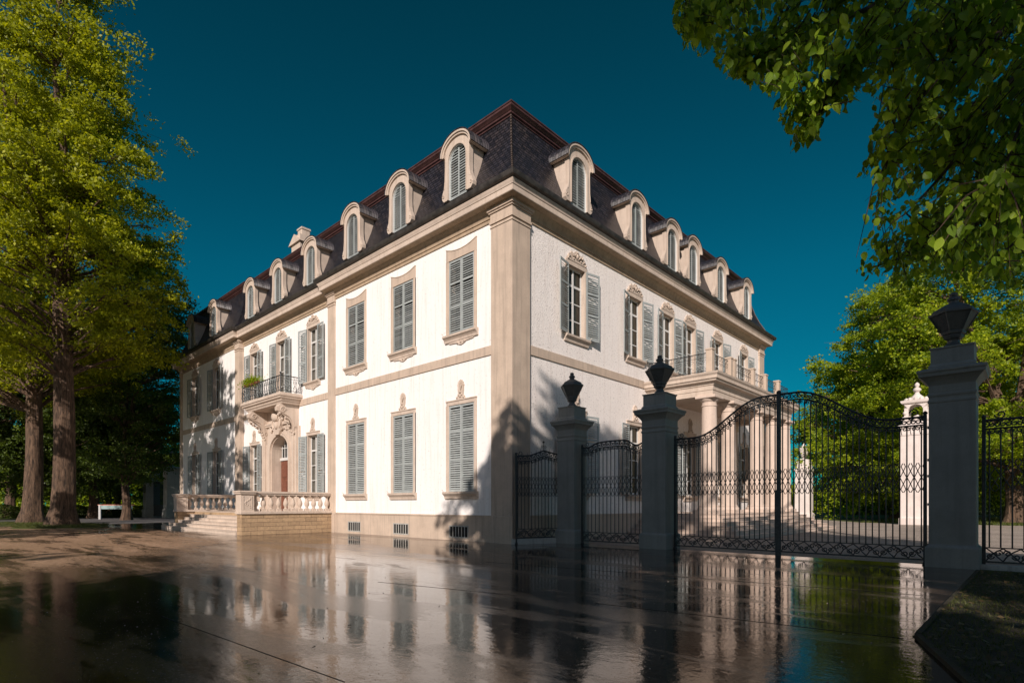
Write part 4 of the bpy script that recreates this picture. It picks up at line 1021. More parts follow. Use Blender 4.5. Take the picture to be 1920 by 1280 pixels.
def portico():
    y0,y1=10.15,21.75; XF=3.45; RZ=PI/2
    b=MB()
    plan=[(y0,0.3),(y0,-XF),(y1,-XF),(y1,0.3)]   # local
    prof=[(0,6.66),(0,6.90),(0.03,6.91),(0.03,7.10),(0.07,7.13),(0.08,7.18),(0.10,7.22),(0.26,7.28),(0.28,7.36),(0.34,7.38),(0.34,7.52),(0.40,7.60),(0.42,7.68),(0.0,7.72)]
    b.sweep(plan, prof, closed=True); b.add([(x,y,7.72) for x,y in plan],[(0,1,2,3)])
    # beams round the soffit and the ceiling
    b.box(y0,y1,-XF,-XF+0.62,6.655,6.662); b.add([(y0,0.3,6.95),(y0,-XF,6.95),(y1,-XF,6.95),(y1,0.3,6.95)],[(3,2,1,0)])
    b.box(y0+0.62,y1-0.62,-XF+0.60,-XF+0.62,6.66,6.95); b.box(y0+0.60,y0+0.62,-XF+0.6,0,6.66,6.95); b.box(y1-0.62,y1-0.60,-XF+0.6,0,6.66,6.95)
    b.box(y0,y0+0.62,-XF+0.62,0,6.655,6.662); b.box(y1-0.62,y1,-XF+0.62,0,6.655,6.662)
    o=put('portico', b.mesh('portico', M_TRIM), MAN, (0,0,0), RZ)
    cm=cached('col', lambda: column_mesh(6.655-1.06, 0.40))
    for y in (10.47,12.75,16.65,19.2,21.43): put('column', cm, o, (y,-XF+0.31,1.06))
    for y in (10.47,21.43):
        q=MB(); q.cham(y-0.3,y+0.3,-0.16,0.01,1.06,6.3); q.cham(y-0.36,y+0.36,-0.22,0.01,6.3,6.655); q.cham(y-0.36,y+0.36,-0.22,0.01,1.06,1.35)
        put('pilaster', q.mesh('pilaster', M_COLUMN), o)
    # platform and steps
    for i in range(6):
        e=(5-i)*0.33; z1_=1.05*(i+1)/6; z0_=1.05*i/6
        q=MB(); q.box(9.85-e,22.0+e,-3.85-e,-0.06,z0_,z1_-0.03); q.cham(9.83-e,22.02+e,-3.88-e,-0.06,z1_-0.03,z1_,0.012)
        put('step', q.mesh('step', M_COLUMN), o)
    # terrace rail above
    ps=[10.25,12.5,12.95,15.6,17.5,19.7]
    for y in ps:
        q=MB(); q.cham(y-0.15,y+0.15,-XF+0.02,-XF+0.32,7.72,8.80,0.015); q.cham(y-0.18,y+0.18,-XF-0.01,-XF+0.35,8.80,8.88,0.02); put('rail_pier', q.mesh('rail_pier', M_STONE), o)
    def rail(p, qq, nm='terrace_railing'):
        b=MB(); p=Vector(p); d=Vector(qq)-p; L=d.length; d.normalize()
        for z,r in ((8.70,0.022),(8.50,0.012),(7.86,0.014)): b.tube([(p.x,p.y,z),(p.x+d.x*L,p.y+d.y*L,z)],r,4)
        n=max(2,int(L/0.28))
        for i in range(n+1):
            c=p+d*L*i/n; b.tube([(c.x,c.y,7.72),(c.x,c.y,8.70)],0.010,3,False)
            if i<n:
                c=p+d*L*(i+0.5)/n
                for zc,s in ((8.32,1),(8.02,-1),(8.60,1)):
                    rr_=0.11 if zc<8.5 else 0.07
                    b.tube([(c.x+d.x*x, c.y+d.y*x, z) for x,_,z in spiral(0,zc,rr_,0,1.1,s,9)],0.009,3,False)
        put(nm, b.mesh(nm, M_IRON), o)
    for i in range(len(ps)-1):
        if ps[i+1]-ps[i]>0.6: rail((ps[i]+0.15,-XF+0.17),(ps[i+1]-0.15,-XF+0.17))
    rail((ps[0],-0.06),(ps[0],-XF+0.32)); rail((ps[-1]+0.15,-XF+0.17),(21.7,-XF+0.17)); rail((21.7,-0.06),(21.7,-XF+0.17))
portico()

# flower box on the balcony
b=MB(); b.cham(-0.95,0.95,-0.12,0.12,0,0.18,0.01)
fb=empty('flower_box',(-21.5,REC-1.28,8.98)); tag(fb,'box of green trailing plants on the iron rail of the front balcony','planter')
put('box', b.mesh('box', M_DOOR), fb)
Cn=rng.normal(size=(1300,3))*np.array([0.55,0.16,0.12])+np.array([0,-0.03,0.24])
put('foliage', quads_mesh('foliage', leaf_quads(Cn,0.10,rng), 4, M_LEAF_GREEN), fb)

# ================================================================== gates and pillars
def pillar_mesh():
    b=MB(); b.sqstack([(0.505,0),(0.505,0.46),(0.49,0.49),(0.445,0.53),(0.438,0.56),(0.438,3.92),(0.455,3.94),(0.455,3.99),(0.438,4.01),(0.438,4.06),(0.46,4.10),(0.46,4.14),(0.44,4.16),(0.44,4.34),(0.46,4.38),(0.50,4.44),(0.57,4.52),(0.62,4.55),(0.63,4.62),(0.655,4.65),(0.655,4.70),(0.47,4.76)])
    return b.mesh('shaft', M_PILLAR)
def block_mesh():
    b=MB(); b.sqstack([(0.45,4.74),(0.45,4.80),(0.42,4.84),(0.405,4.86),(0.405,5.20),(0.43,5.22),(0.43,5.25),(0.2,5.29)])
    return b.mesh('cap_block', M_PILLAR)
def urn_mesh():
    b=MB(); b.lathe([(0.27,5.25),(0.26,5.29),(0.19,5.33),(0.13,5.40),(0.12,5.47)],n=6,a0=0.3)
    b.lathe([(0.14,5.46),(0.19,5.50),(0.21,5.55),(0.20,5.58),(0.24,5.60),(0.25,5.65),(0.235,5.67),(0.46,6.05),(0.50,6.06),(0.50,6.11),(0.44,6.13),(0.40,6.20),(0.16,6.33),(0.11,6.35)],n=6,a0=0.3)
    b.lathe([(0.10,6.34),(0.10,6.40),(0.13,6.42),(0.12,6.48),(0.07,6.51),(0.09,6.55),(0.06,6.60),(0.01,6.62)],n=10)
    for k in range(6):
        a=0.3+2*PI*k/6; b.tube([(0.25*math.cos(a),0.25*math.sin(a),5.66),(0.475*math.cos(a),0.475*math.sin(a),6.06)],0.014,4)
    return b.mesh('urn_lantern', M_URN)
PM=(pillar_mesh(),block_mesh(),urn_mesh())
def pillar(x,y,label,sc_=1.0):
    o=empty('gate_pillar',(x,y,0)); tag(o,label,'pillar','grey gate pillars of the forecourt')
    put('shaft',PM[0],o); put('cap_block',PM[1],o); put('urn_lantern',PM[2],o)
    return o
PL=[(1.37,1.95),(5.10,1.97),(13.05,1.68)]
p1=pillar(*PL[0],'grey stone gate pillar with urn, nearest the mansion corner'); p1.scale=(0.93,0.93,1.0)
pillar(*PL[1],'grey stone gate pillar with urn between small gate and tall double gate')
pillar(*PL[2],'largest looking grey gate pillar with urn, beside the near lawn')

BR=0.017
def band_scrolls(b, x0, x1, zb, zt, r=0.017):
    n=max(1,round((x1-x0)/0.30)); st=(x1-x0)/n; h=zt-zb
    for i in range(n):
        c=x0+st*(i+0.5)
        for s in (-1,1):
            b.tube(spiral(c+s*st*0.25, zb+h*(0.62 if (i+(s>0))%2 else 0.38), min(h*0.36,st*0.25), PI*(i%2), 1.3, s, 11),r,3,False)
        b.tube([(c-st*0.5,0,zb),(c-st*0.25,0,zb+h*0.45),(c+st*0.1,0,zt-h*0.25),(c+st*0.5,0,zt)],r,3,False)
        b.tube([(c-st*0.5,0,zt),(c-st*0.15,0,zt-h*0.3),(c+st*0.2,0,zb+h*0.3),(c+st*0.5,0,zb)],r,3,False)
def gate(name, label, p, q, topf, cat='gate', group=None, spacing=0.148, z_bot=0.12, posts=(True,True), spikes=False, hinge=None):
    """iron gate leaf from p to q; topf(s) is the height of the top rail at s in 0..1"""
    p=Vector(p); q=Vector(q); L=(q-p).length; rz=math.atan2(q.y-p.y,q.x-p.x)
    o=empty(name,(p.x,p.y,0),rz); tag(o,label,cat,group)
    n=round(L/spacing); xs=[L*(i+0.5)/n for i in range(n)]
    zb0,zb1=z_bot,z_bot+0.33
    b=MB()
    b.tube([(L*i/30,0,topf(i/30)) for i in range(31)],0.030,6)
    b.tube([(L*i/30,0,topf(i/30)-0.20) for i in range(31)],0.021,5)
    b.box(0,L,-0.018,0.018,zb0-0.02,zb0+0.02); b.box(0,L,-0.016,0.016,zb1-0.012,zb1+0.012)
    for k,x in enumerate((0.0,L)):
        if posts[k]: b.box(x-0.035,x+0.035,-0.035,0.035,0.03,topf(k)+0.05); b.ball((x,0,topf(k)+0.09),0.05,8,6); b.lathe([(0.06,0),(0.07,0.04),(0.04,0.08)],(x,0,0),8)
    put('frame', b.mesh('frame', M_IRON), o)
    b=MB()
    for x in xs: b.tube([(x,0,zb1),(x,0,topf(x/L)-0.20)],BR,5,False)
    put('bars', b.mesh('bars', M_IRON), o)
    b=MB(); band_scrolls(b,0.04,L-0.04,zb0+0.02,zb1-0.012); put('bottom_scrollwork', b.mesh('bottom_scrollwork', M_IRON), o)
    b=MB()
    for x in xs:      # ogee bands crossing the bars at mid height
        for s in (-1,1):
            w_=L/n
            b.tube([(x+s*w_*0.45,0,1.80),(x+s*w_*0.15,0,1.88),(x+s*w_*0.50,0,2.02),(x+s*w_*0.05,0,2.18),(x+s*w_*0.50,0,2.34),(x+s*w_*0.20,0,2.46),(x+s*w_*0.42,0,2.54)],0.0125,3,False)
    b.v=[(min(max(x,0.0),L),y,z) for x,y,z in b.v]
    put('middle_scrollwork', b.mesh('middle_scrollwork', M_IRON), o)
    b=MB(); m=max(2,round(L/0.19))
    for i in range(m):
        s=(i+0.5)/m; zt=topf(s); x=s*L; ang=math.atan2(topf(min(1,s+0.03))-topf(max(0,s-0.03)), 0.06*L)
        for k in (-1,1):
            pts=spiral(k*0.055,0,0.075,PI/2,1.2,k,9)
            b.tube([(x+a*math.cos(ang)-c*math.sin(ang),0,zt-0.10+a*math.sin(ang)+c*math.cos(ang)) for a,_,c in pts],0.019,3,False)
            pts=spiral(k*0.05,-0.17,0.06,PI/2,1.2,-k,8)
            b.tube([(x+a*math.cos(ang)-c*math.sin(ang),0,zt-0.10+a*math.sin(ang)+c*math.cos(ang)) for a,_,c in pts],0.016,3,False)
        b.tube([(x,0,zt-0.2),(x-0.02,0,zt-0.32),(x,0,zt-0.42)],0.009,3,False)
    if spikes:
        for i in range(m):
            s=(i+0.5)/m; b.tube([(s*L,0,topf(s)),(s*L,0,topf(s)+0.12)],[0.012,0.003],4)
        x=L*0.62; z=topf(0.62); b.tube([(x,0,z),(x,0,z+0.3)],0.012,4); b.ball((x,0,z+0.33),0.045); b.tube(spiral(x-0.07,z+0.14,0.07,0,1.2,1,9),0.01,3); b.tube(spiral(x+0.07,z+0.14,0.07,PI,1.2,-1,9),0.01,3)
    # volute finials on the low ends
    for e in ((0.03,1) if posts[0] else (0.97,-1)),:
        x=e[0]*L; z=topf(e[0]); b.tube(spiral(x+e[1]*0.12,z+0.12,0.11,PI,1.3,e[1],12),0.014,4)
    put('top_scrollwork', b.mesh('top_scrollwork', M_IRON), o)
    if hinge is not None:
        b=MB(); 
        for z in (0.5,1.5,2.2,2.6,3.4): b.box(hinge-0.08,hinge+0.08,-0.03,0.03,z-0.03,z+0.03); b.ball((hinge,0,z),0.05)
        b.tube([(hinge,0,0.0),(hinge,0,3.9)],0.022,6)
        put('hinge_post', b.mesh('hinge_post', M_IRON), o)
    return o
def arch_top(u):    # u: 0 at the meeting post, 1 at the pillar
    if u<0.12: return 4.72
    if u<0.80:
        t=(u-0.12)/0.68; return 3.68+1.04*(0.5+0.5*math.cos(PI*t))
    return 3.68+0.0*u
gl=(PL[1][0]+0.56,2.00); gm=(9.0,1.86); gr=(PL[2][0]-0.56,1.72)
gate('double_gate','tall arched iron gate leaf left of the meeting post',gl,(gm[0]-0.03,gm[1]),lambda s:arch_top(1-s),group='arched leaves of the tall double gate',posts=(True,False))
gate('double_gate','tall arched iron gate leaf hung on the big right pillar',(gm[0]+0.03,gm[1]),gr,lambda s:arch_top(s),group='arched leaves of the tall double gate',posts=(False,True),hinge=(gr[0]-gm[0])+0.10)
b=MB(); b.box(-0.05,0.05,-0.06,0.04,0.0,4.74); b.box(-0.075,0.075,-0.09,-0.04,0.0,1.9); b.ball((0,0,4.78),0.07)
pm=put('meeting_post', b.mesh('meeting_post', M_IRON), None, (gm[0],gm[1],0)); tag(pm,'thick iron post where the two tall gate leaves meet','post')
gate('small_gate','low iron gate with wavy top between two grey pillars',(PL[0][0]+0.50,1.95),(PL[1][0]-0.52,1.95),lambda s:3.70+0.12*math.sin(PI*s)**0.6-0.18*math.exp(-((s-0.86)/0.10)**2)-0.12*math.exp(-((s-0.1)/0.1)**2),spacing=0.165,posts=(True,True))
gate('iron_fence','narrow iron fence panel between mansion corner and first grey pillar',(0.32,-0.12),(PL[0][0]-0.42,1.72),lambda s:3.30+0.16*s+0.16*max(0,1-abs(s-0.62)/0.3),cat='fence',spacing=0.155,posts=(True,False),spikes=True,z_bot=0.24)
o=gate('iron_fence','iron fence panel running right from the biggest grey pillar',(PL[2][0]+0.56,1.66),(19.4,1.45),lambda s:3.46,cat='fence',spacing=0.20,posts=(True,True),z_bot=0.16)
b=MB(); b.cham(PL[2][0]+0.5,19.4,1.52,1.72,-0.02,0.10,0.01); tag(put('fence_footing', b.mesh('fence_footing', M_FARPIL)),'low pale stone footing under the right iron fence','footing')
b=MB(); strip(b,(0.22,-0.22),(PL[0][0]-0.40,1.74),0.16,-0.02,0.20); tag(put('fence_footing', b.mesh('fence_footing', M_FARPIL)),'low pale stone footing under the narrow fence at the mansion corner','footing')

# ================================================================== shrine-like gate posts across the court
def shrine():
    o=empty('garden_pylon',(at(1720,HOR,41.5).x,at(1720,HOR,41.5).y,0)); o.scale=(0.92,0.92,0.95); tag(o,'tall white stone pylon crowned by an arched niche beyond the court','pylon')
    o.rotation_euler=(0,0,0.0)
    b=MB(); b.sqstack([(1.08,0),(1.08,0.5),(1.0,0.6),(1.0,6.9),(1.05,6.95),(1.05,7.1),(1.0,7.15),(1.0,7.45),(1.12,7.55),(1.15,7.7),(0.95,7.8)]); put('shaft', b.mesh('shaft', M_SHRINE), o)
    b=MB(); 
    for sx in (-1,1):
        for sy in (-1,1): b.cham(sx*0.62-0.14,sx*0.62+0.14,sy*0.62-0.14,sy*0.62+0.14,7.8,9.1)
    b.sqstack([(0.85,7.78),(0.85,8.0),(0.3,8.02)])
    b.ball((0,0,8.3),0.32,10,7)
    for rzz in (0,1):
        inn=arc(0,9.0,0.45,0.35,PI,0,9); out=[(x*1.9,9.45) for x,_ in inn]
        q=MB(); q.ring(inn,out,-0.76,-0.5); q.ring(inn,out,0.5,0.76)
        for x,y,z in q.v: b.v.append((x,y,z) if rzz==0 else (-y,x,z))
        off=len(b.v)-len(q.v)
        for f in q.f: b.f.append(tuple(k+off for k in f)); b.mi.append(0)
    b.sqstack([(0.9,9.44),(0.98,9.55),(0.98,9.65),(0.6,9.75)])
    for k in range(12): a=k*PI/6; b.ball((0.75*math.cos(a),0.75*math.sin(a),9.75),0.17,7,5)
    for k in range(4): a=k*PI/2+PI/4; b.ball((1.05*math.cos(a),1.05*math.sin(a),8.2),0.25,7,5); b.ball((1.0*math.cos(a),1.0*math.sin(a),8.7),0.16,7,5)
    b.lathe([(0.6,9.7),(0.42,10.0),(0.2,10.2),(0.14,10.35),(0.28,10.5),(0.28,10.62),(0.1,10.75),(0.18,10.9),(0.16,11.02),(0.02,11.15)],(0,0,0),12)
    put('crown', b.mesh('crown', M_SHRINE, True), o)
    b=MB(); b.sqstack([(0.55,0),(0.55,6.6),(0.66,6.7),(0.66,6.9),(0.35,7.0)]); b.lathe([(0.3,6.9),(0.45,7.2),(0.5,7.5),(0.25,7.8),(0.3,8.0),(0.05,8.3)],(0,0,0),10)
    s=put('side_pier', b.mesh('side_pier', M_SHRINE, True), o, (1.75,0.0,0))
shrine()
o=empty('lantern_post',(at(1508,HOR,56).x,at(1508,HOR,56).y,0)); o.scale=(0.9,0.9,0.9); tag(o,'pale stone post topped by a lantern beside the portico','post')
b=MB(); b.sqstack([(0.85,0),(0.85,0.6),(0.75,0.7),(0.72,5.3),(0.80,5.4),(0.80,5.6),(0.72,5.65),(0.66,6.3),(0.6,6.6),(0.35,6.75)]); put('shaft', b.mesh('shaft', M_SHRINE), o)
b=MB(); b.lathe([(0.2,6.7),(0.22,6.9),(0.34,7.0),(0.62,7.8),(0.66,7.9),(0.2,8.2),(0.05,8.5)],(0,0,0),6); put('lantern', b.mesh('lantern', M_SHRINE), o)

# far left gate with two grey pillars
def far_pillar(p, label):
    o=empty('park_gate_pillar',p); tag(o,label,'pillar','pale pillars of the far park gate')
    b=MB(); b.sqstack([(0.78,0),(0.78,0.9),(0.68,1.0),(0.68,4.7),(0.72,4.75),(0.72,5.2),(0.85,5.3),(1.05,5.45),(1.05,5.6),(0.5,5.7)]); put('shaft', b.mesh('shaft', M_FARPIL), o)
    b=MB(); b.lathe([(0.3,5.65),(0.2,5.9),(0.22,6.2),(0.45,6.9),(0.5,7.0),(0.2,7.3),(0.05,7.5)],(0,0,0),6); put('lantern', b.mesh('lantern', M_PILLAR), o)
def xy(px,t): v=at(px,HOR,t); return (v.x,v.y,0)
A=xy(284,66); B_=xy(323,62.5)
far_pillar(A,'left pale lantern pillar of the far park gate'); far_pillar(B_,'right pale lantern pillar of the far park gate, nearest the mansion')
va=Vector(A[:2]); vb=Vector(B_[:2]); L=(vb-va).length
o=empty('park_gate',A,math.atan2(vb.y-va.y,vb.x-va.x)); tag(o,'dark iron gate closed between two far pale pillars','gate')
b=MB(); b.box(0.75,L-0.75,-0.05,0.05,0.1,0.35); b.box(0.75,L-0.75,-0.05,0.05,3.9,4.15); b.box(0.75,L-0.75,-0.05,0.05,1.3,1.45); b.box(0.75,L-0.75,-0.02,0.02,0.35,1.3); put('frame', b.mesh('frame', M_IRON), o)
b=MB(); n=int((L-1.5)/0.28)
for i in range(n+1): b.box(0.8+i*0.28-0.03,0.8+i*0.28+0.03,-0.03,0.03,1.4,3.9)
put('bars', b.mesh('bars', M_IRON), o)

# white trestle board in the park
v=xy(188,56); o=empty('notice_board',v,0.9); tag(o,'white post with long low white board in front of the dark hedge','board')
b=MB(); b.cham(-0.10,0.10,-0.10,0.10,0,1.45); put('post', b.mesh('post', M_WHITEMETAL), o)
b=MB(); b.cham(-0.2,3.2,-0.05,0.05,1.40,1.48); put('rail', b.mesh('rail', M_BRICK_FAR), o)
b=MB(); b.box(0.1,3.0,-0.04,0.04,1.02,1.39); put('board', b.mesh('board', M_TRAY), o)

# ================================================================== trees
def trunk_tube(b, pts, rs, n=14, flare=0.0, seed=0):
    r=random.Random(seed)
    b.tube(pts, rs, n)
def curve_pts(p, q, n, sag=0.0, wob=0.0, r=None, lift=0.0):
    p=Vector(p); q=Vector(q); out=[]
    L=(q-p).length
    o1=Vector((r.uniform(-1,1),r.uniform(-1,1),r.uniform(-1,1)))*wob*L if r else Vector((0,0,0))
    for i in range(n+1):
        t=i/n; v=p.lerp(q,t); v=v+Vector((0,0,1))*(lift*L*math.sin(PI*t)) + o1*math.sin(2*PI*t)*0.5; out.append(v)
    return out
def tree(name, label, base, th, r0, env, zr, n_cl, per, lsize, mat, seed=1, reject=None, leaders=3, cl_r=1.3, flat_=0.55, group=None, cat='tree', lean=(0,0), offset=(0,0), twigs=3, skirt=True, shell=0.55):
    """env(z) crown radius at height z; zr (zmin,zmax); th height where the trunk forks"""
    r=random.Random(seed); R=np.random.default_rng(seed)
    o=empty(name, base); tag(o,label,cat,group)
    bx,by,_=base
    b=MB(); zmin,zmax=zr
    # trunk
    pts=[]; rs=[]
    for i in range(13):
        t=i/12; z=th*t
        pts.append((lean[0]*t+0.10*math.sin(t*5+seed), lean[1]*t+0.10*math.cos(t*4+seed), z))
        rs.append(r0*(1-0.30*t) + r0*0.45*math.exp(-z/0.7)*(1 if skirt else 0))
    n=18; vs=[]
    for i,(p,q) in enumerate(zip(pts,rs)):
        for k in range(n):
            a=2*PI*k/n; fl=1+0.16*math.exp(-p[2]/1.0)*math.sin(a*5+seed)+0.05*math.sin(a*9+p[2]*0.6)+0.04*mnoise.noise((math.cos(a)*2,math.sin(a)*2,p[2]*0.5+seed))
            vs.append((p[0]+q*fl*math.cos(a),p[1]+q*fl*math.sin(a),p[2]))
    b.add(vs,[(i*n+k,i*n+(k+1)%n,(i+1)*n+(k+1)%n,(i+1)*n+k) for i in range(12) for k in range(n)])
    # leaders
    tip=Vector(pts[-1]); stems=[(tip-Vector((0,0,th*0.25)), tip)]
    nodes=[(Vector(pts[j]), rs[j]) for j in range(8,13)]
    for l in range(leaders):
        a=2*PI*l/leaders+r.uniform(-0.4,0.4); hh=zmax*(0.93 if l==0 else r.uniform(0.72,0.88)); rad=env(hh*0.95)*0.35+0.3*(l>0)*env(hh*0.8)
        end=Vector((offset[0]+math.cos(a)*rad, offset[1]+math.sin(a)*rad, hh))
        cp=curve_pts(tip-Vector((0,0,0.3)), end, 10, r=r, wob=0.05)
        rr_=[r0*0.52*(1-0.88*i/10)+0.02 for i in range(11)]
        b.tube(cp, rr_, 8)
        nodes += [(v, q) for v,q in zip(cp[1:], rr_[1:])]
    # clusters
    cl=[]; tries=0
    while len(cl)<n_cl and tries<n_cl*30:
        tries+=1
        z=zmin+(zmax-zmin)*R.random()
        e=env(z)
        if R.random()*max(1e-3,env_max(env,zr))**1.0 > e: continue
        a=R.random()*2*PI; q=e*(R.random()**shell)
        p=np.array([offset[0]+q*math.cos(a), offset[1]+q*math.sin(a), z])
        if reject is not None and reject(bx+p[0],by+p[1],p[2],cl_r*1.25): continue
        cl.append(p)
    Cs=[]
    for p in cl:
        P=Vector(p); best=None; bd=1e9
        for v,q in nodes:
            if v.z>P.z+0.5 and v.z>th*0.8: continue
            d=(v-P).length + 0.6*abs((P.z-v.z)-0.6*math.hypot(P.x-v.x,P.y-v.y))
            if d<bd: bd=d; best=(v,q)
        if best is None: best=nodes[0]
        v,q=best; Ln=(P-v).length
        rb=min(q*0.6, 0.02+0.012*Ln)
        cp=curve_pts(v,P,6,r=r,wob=0.10,lift=0.06)
        b.tube(cp,[rb*(1-0.8*i/6)+0.008 for i in range(7)],5,False)
        for k in range(twigs):
            s=Vector((r.gauss(0,1),r.gauss(0,1),r.gauss(0,0.5)))*cl_r*0.55
            b.tube([cp[4],cp[4].lerp(P+s,0.55)+Vector((0,0,0.08*cl_r)),P+s],[0.022,0.014,0.006],3,False)
        m=int(per*R.uniform(0.6,1.4)); rr_=cl_r*R.uniform(0.7,1.25)
        # several smaller sprays make a cluster ragged
        ns=max(4,int(7*cl_r)); sub=R.normal(size=(ns,3))*np.array([1,1,flat_])*rr_*0.62
        idx=R.integers(0,ns,m); off=sub[idx]+R.normal(size=(m,3))*np.array([1,1,0.55])*rr_*0.22
        off[:,2]-=0.10*rr_*(off[:,0]**2+off[:,1]**2)/(rr_**2)
        Cs.append(p[None,:]+off)
    C_=np.concatenate(Cs)
    if reject is not None:
        k=~np.array(reject(bx+C_[:,0],by+C_[:,1],C_[:,2],0.0)); C_=C_[k]
    put('trunk', b.mesh('trunk', M_BARK, True), o)
    put('crown', quads_mesh('crown', leaf_quads(C_, lsize, R), 4, mat), o)
    return o
_em={}
def env_max(env, zr):
    k=id(env)
    if k not in _em: _em[k]=max(env(zr[0]+(zr[1]-zr[0])*i/20) for i in range(21))
    return _em[k]
def interp(tab):
    zs=[a for a,_ in tab]; rs=[c for _,c in tab]
    return lambda z: float(np.interp(z,zs,rs))

def rej_house(x, y, z, m):   # keep foliage clear of the mansion
    x=np.asarray(x); y=np.asarray(y); z=np.asarray(z)
    return (x>LX-1.2-m*0.5)&(y>-1.3-m)&(z<20)
T1=xy(118,37.0); T2=xy(62,41.5)
e1=interp([(10,4.0),(12,5.8),(16,6.2),(20,5.6),(24,5.0),(28,3.8),(32,3.2),(36,2.4),(39,1.0)])
def mound(p, rx, ry, lab):
    pts=[(p[0]+rx*math.cos(a)*(1+0.12*math.sin(3*a+p[0])), p[1]+ry*math.sin(a)*(1+0.1*math.sin(4*a))) for a in [2*PI*k/28 for k in range(28)]]
    b=MB(); b.add([(x,y,0.0) for x,y in pts]+[(p[0]+(x-p[0])*0.8,p[1]+(y-p[1])*0.8,0.12) for x,y in pts],[(k,(k+1)%28,28+(k+1)%28,28+k) for k in range(28)]+[tuple(range(28,56))])
    tag(put('turf_mound',b.mesh('turf_mound',M_TURF,True)),kind='structure')
    me=blades('grass',7000,(p[0]-rx,p[0]+rx),(p[1]-ry,p[1]+ry),0.08,0.14,M_GRASS,in_poly(pts),0.012)
    tag(put('mound_grass',me),lab,'grass',kind='stuff')
mound(T1,3.0,2.6,'ring of grass round the foot of the tallest left tree')
mound(T2,3.2,2.8,'ring of grass round the foot of the second thick left tree')
tree('maple_tree','tallest sunlit tree with golden green spring leaves left of the mansion',T1,14.8,0.66,e1,(11.0,39),240,600,0.21,M_LEAF_GOLD,seed=11,reject=rej_house,leaders=4,cl_r=1.35,shell=0.42,group='tall trees left of the mansion')
e2=interp([(8,5),(12,8),(18,8.5),(26,7),(32,5),(37,2)])
tree('maple_tree','second thick trunked tree with yellow green leaves at the left picture edge',T2,12.5,0.60,e2,(9.5,37),200,560,0.20,M_LEAF_GOLD,seed=23,reject=rej_house,leaders=3,cl_r=1.45,shell=0.45,offset=(-3.0,-1.0),group='tall trees left of the mansion')
e3=interp([(3.5,3),(6,5.6),(12,6.4),(18,5.6),(23,3.5),(26,1)])
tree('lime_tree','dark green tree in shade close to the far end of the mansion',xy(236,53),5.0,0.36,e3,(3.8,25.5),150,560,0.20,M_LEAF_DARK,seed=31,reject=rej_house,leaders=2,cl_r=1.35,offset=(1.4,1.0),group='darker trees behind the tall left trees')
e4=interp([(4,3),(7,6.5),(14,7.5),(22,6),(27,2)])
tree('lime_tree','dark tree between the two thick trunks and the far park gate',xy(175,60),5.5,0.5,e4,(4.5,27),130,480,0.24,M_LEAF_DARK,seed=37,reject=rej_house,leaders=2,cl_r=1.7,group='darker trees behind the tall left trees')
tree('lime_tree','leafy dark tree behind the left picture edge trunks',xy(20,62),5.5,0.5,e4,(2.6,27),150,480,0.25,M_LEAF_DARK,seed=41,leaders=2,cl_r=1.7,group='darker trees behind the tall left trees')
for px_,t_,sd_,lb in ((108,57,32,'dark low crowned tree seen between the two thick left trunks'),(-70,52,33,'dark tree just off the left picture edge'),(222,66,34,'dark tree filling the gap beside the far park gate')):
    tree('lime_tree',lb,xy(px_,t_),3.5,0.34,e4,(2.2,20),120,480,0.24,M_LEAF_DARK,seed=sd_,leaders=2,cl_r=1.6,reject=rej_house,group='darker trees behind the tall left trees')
e5=interp([(1.5,6),(6,8),(11,6.5),(15,2)])
tree('lime_tree','low bright green tree behind the far park gate',xy(300,88),3,0.4,e5,(1.5,13),90,460,0.30,M_LEAF_GREEN,seed=43,leaders=2,cl_r=1.8,reject=rej_house,group='far trees behind the left park hedge')
tree('lime_tree','low bright green tree far behind the white board',xy(205,98),3,0.4,e5,(3.6,15),90,460,0.32,M_LEAF_GREEN,seed=45,leaders=2,cl_r=1.9,group='far trees behind the left park hedge')
tree('lime_tree','low bright green tree far behind the thick left trunks',xy(80,95),3,0.4,e5,(2.5,15),90,460,0.32,M_LEAF_GREEN,seed=46,leaders=2,cl_r=1.9,group='far trees behind the left park hedge')

def hedge(label, p, q, wd, h, mat, n, ls, group=None, z0=0.0):
    p=Vector(p[:2]); q=Vector(q[:2]); d=(q-p); L=d.length; d.normalize(); nn=Vector((d.y,-d.x))
    u=rng.random(n)*L; v=(rng.random(n)-0.5)*wd; z=z0+rng.random(n)*h*(1+0.10*np.sin(u*0.9)+0.08*np.sin(u*2.3+1))
    C_=np.stack([p.x+d.x*u+nn.x*v, p.y+d.y*u+nn.y*v, z],1)
    o=empty('hedge',(p.x,p.y,0)); tag(o,label,'hedge',group)
    C_-=np.array([p.x,p.y,0])
    put('foliage', quads_mesh('foliage', leaf_quads(C_,ls,rng),4,mat), o)
    b=MB(); 
    for i in range(max(2,int(L/0.8))):
        t=(i+0.5)*0.8; b.tube([(d.x*t,d.y*t,0),(d.x*t+0.1,d.y*t,h*0.5),(d.x*t-0.05,d.y*t+0.1,h*0.85)],[0.05,0.04,0.015],5)
    put('stems', b.mesh('stems', M_BARK), o)
hedge('low dark clipped hedge behind the left tree trunks',xy(-60,58),xy(276,66.5),1.2,1.35,M_LEAF_DARK,26000,0.12)

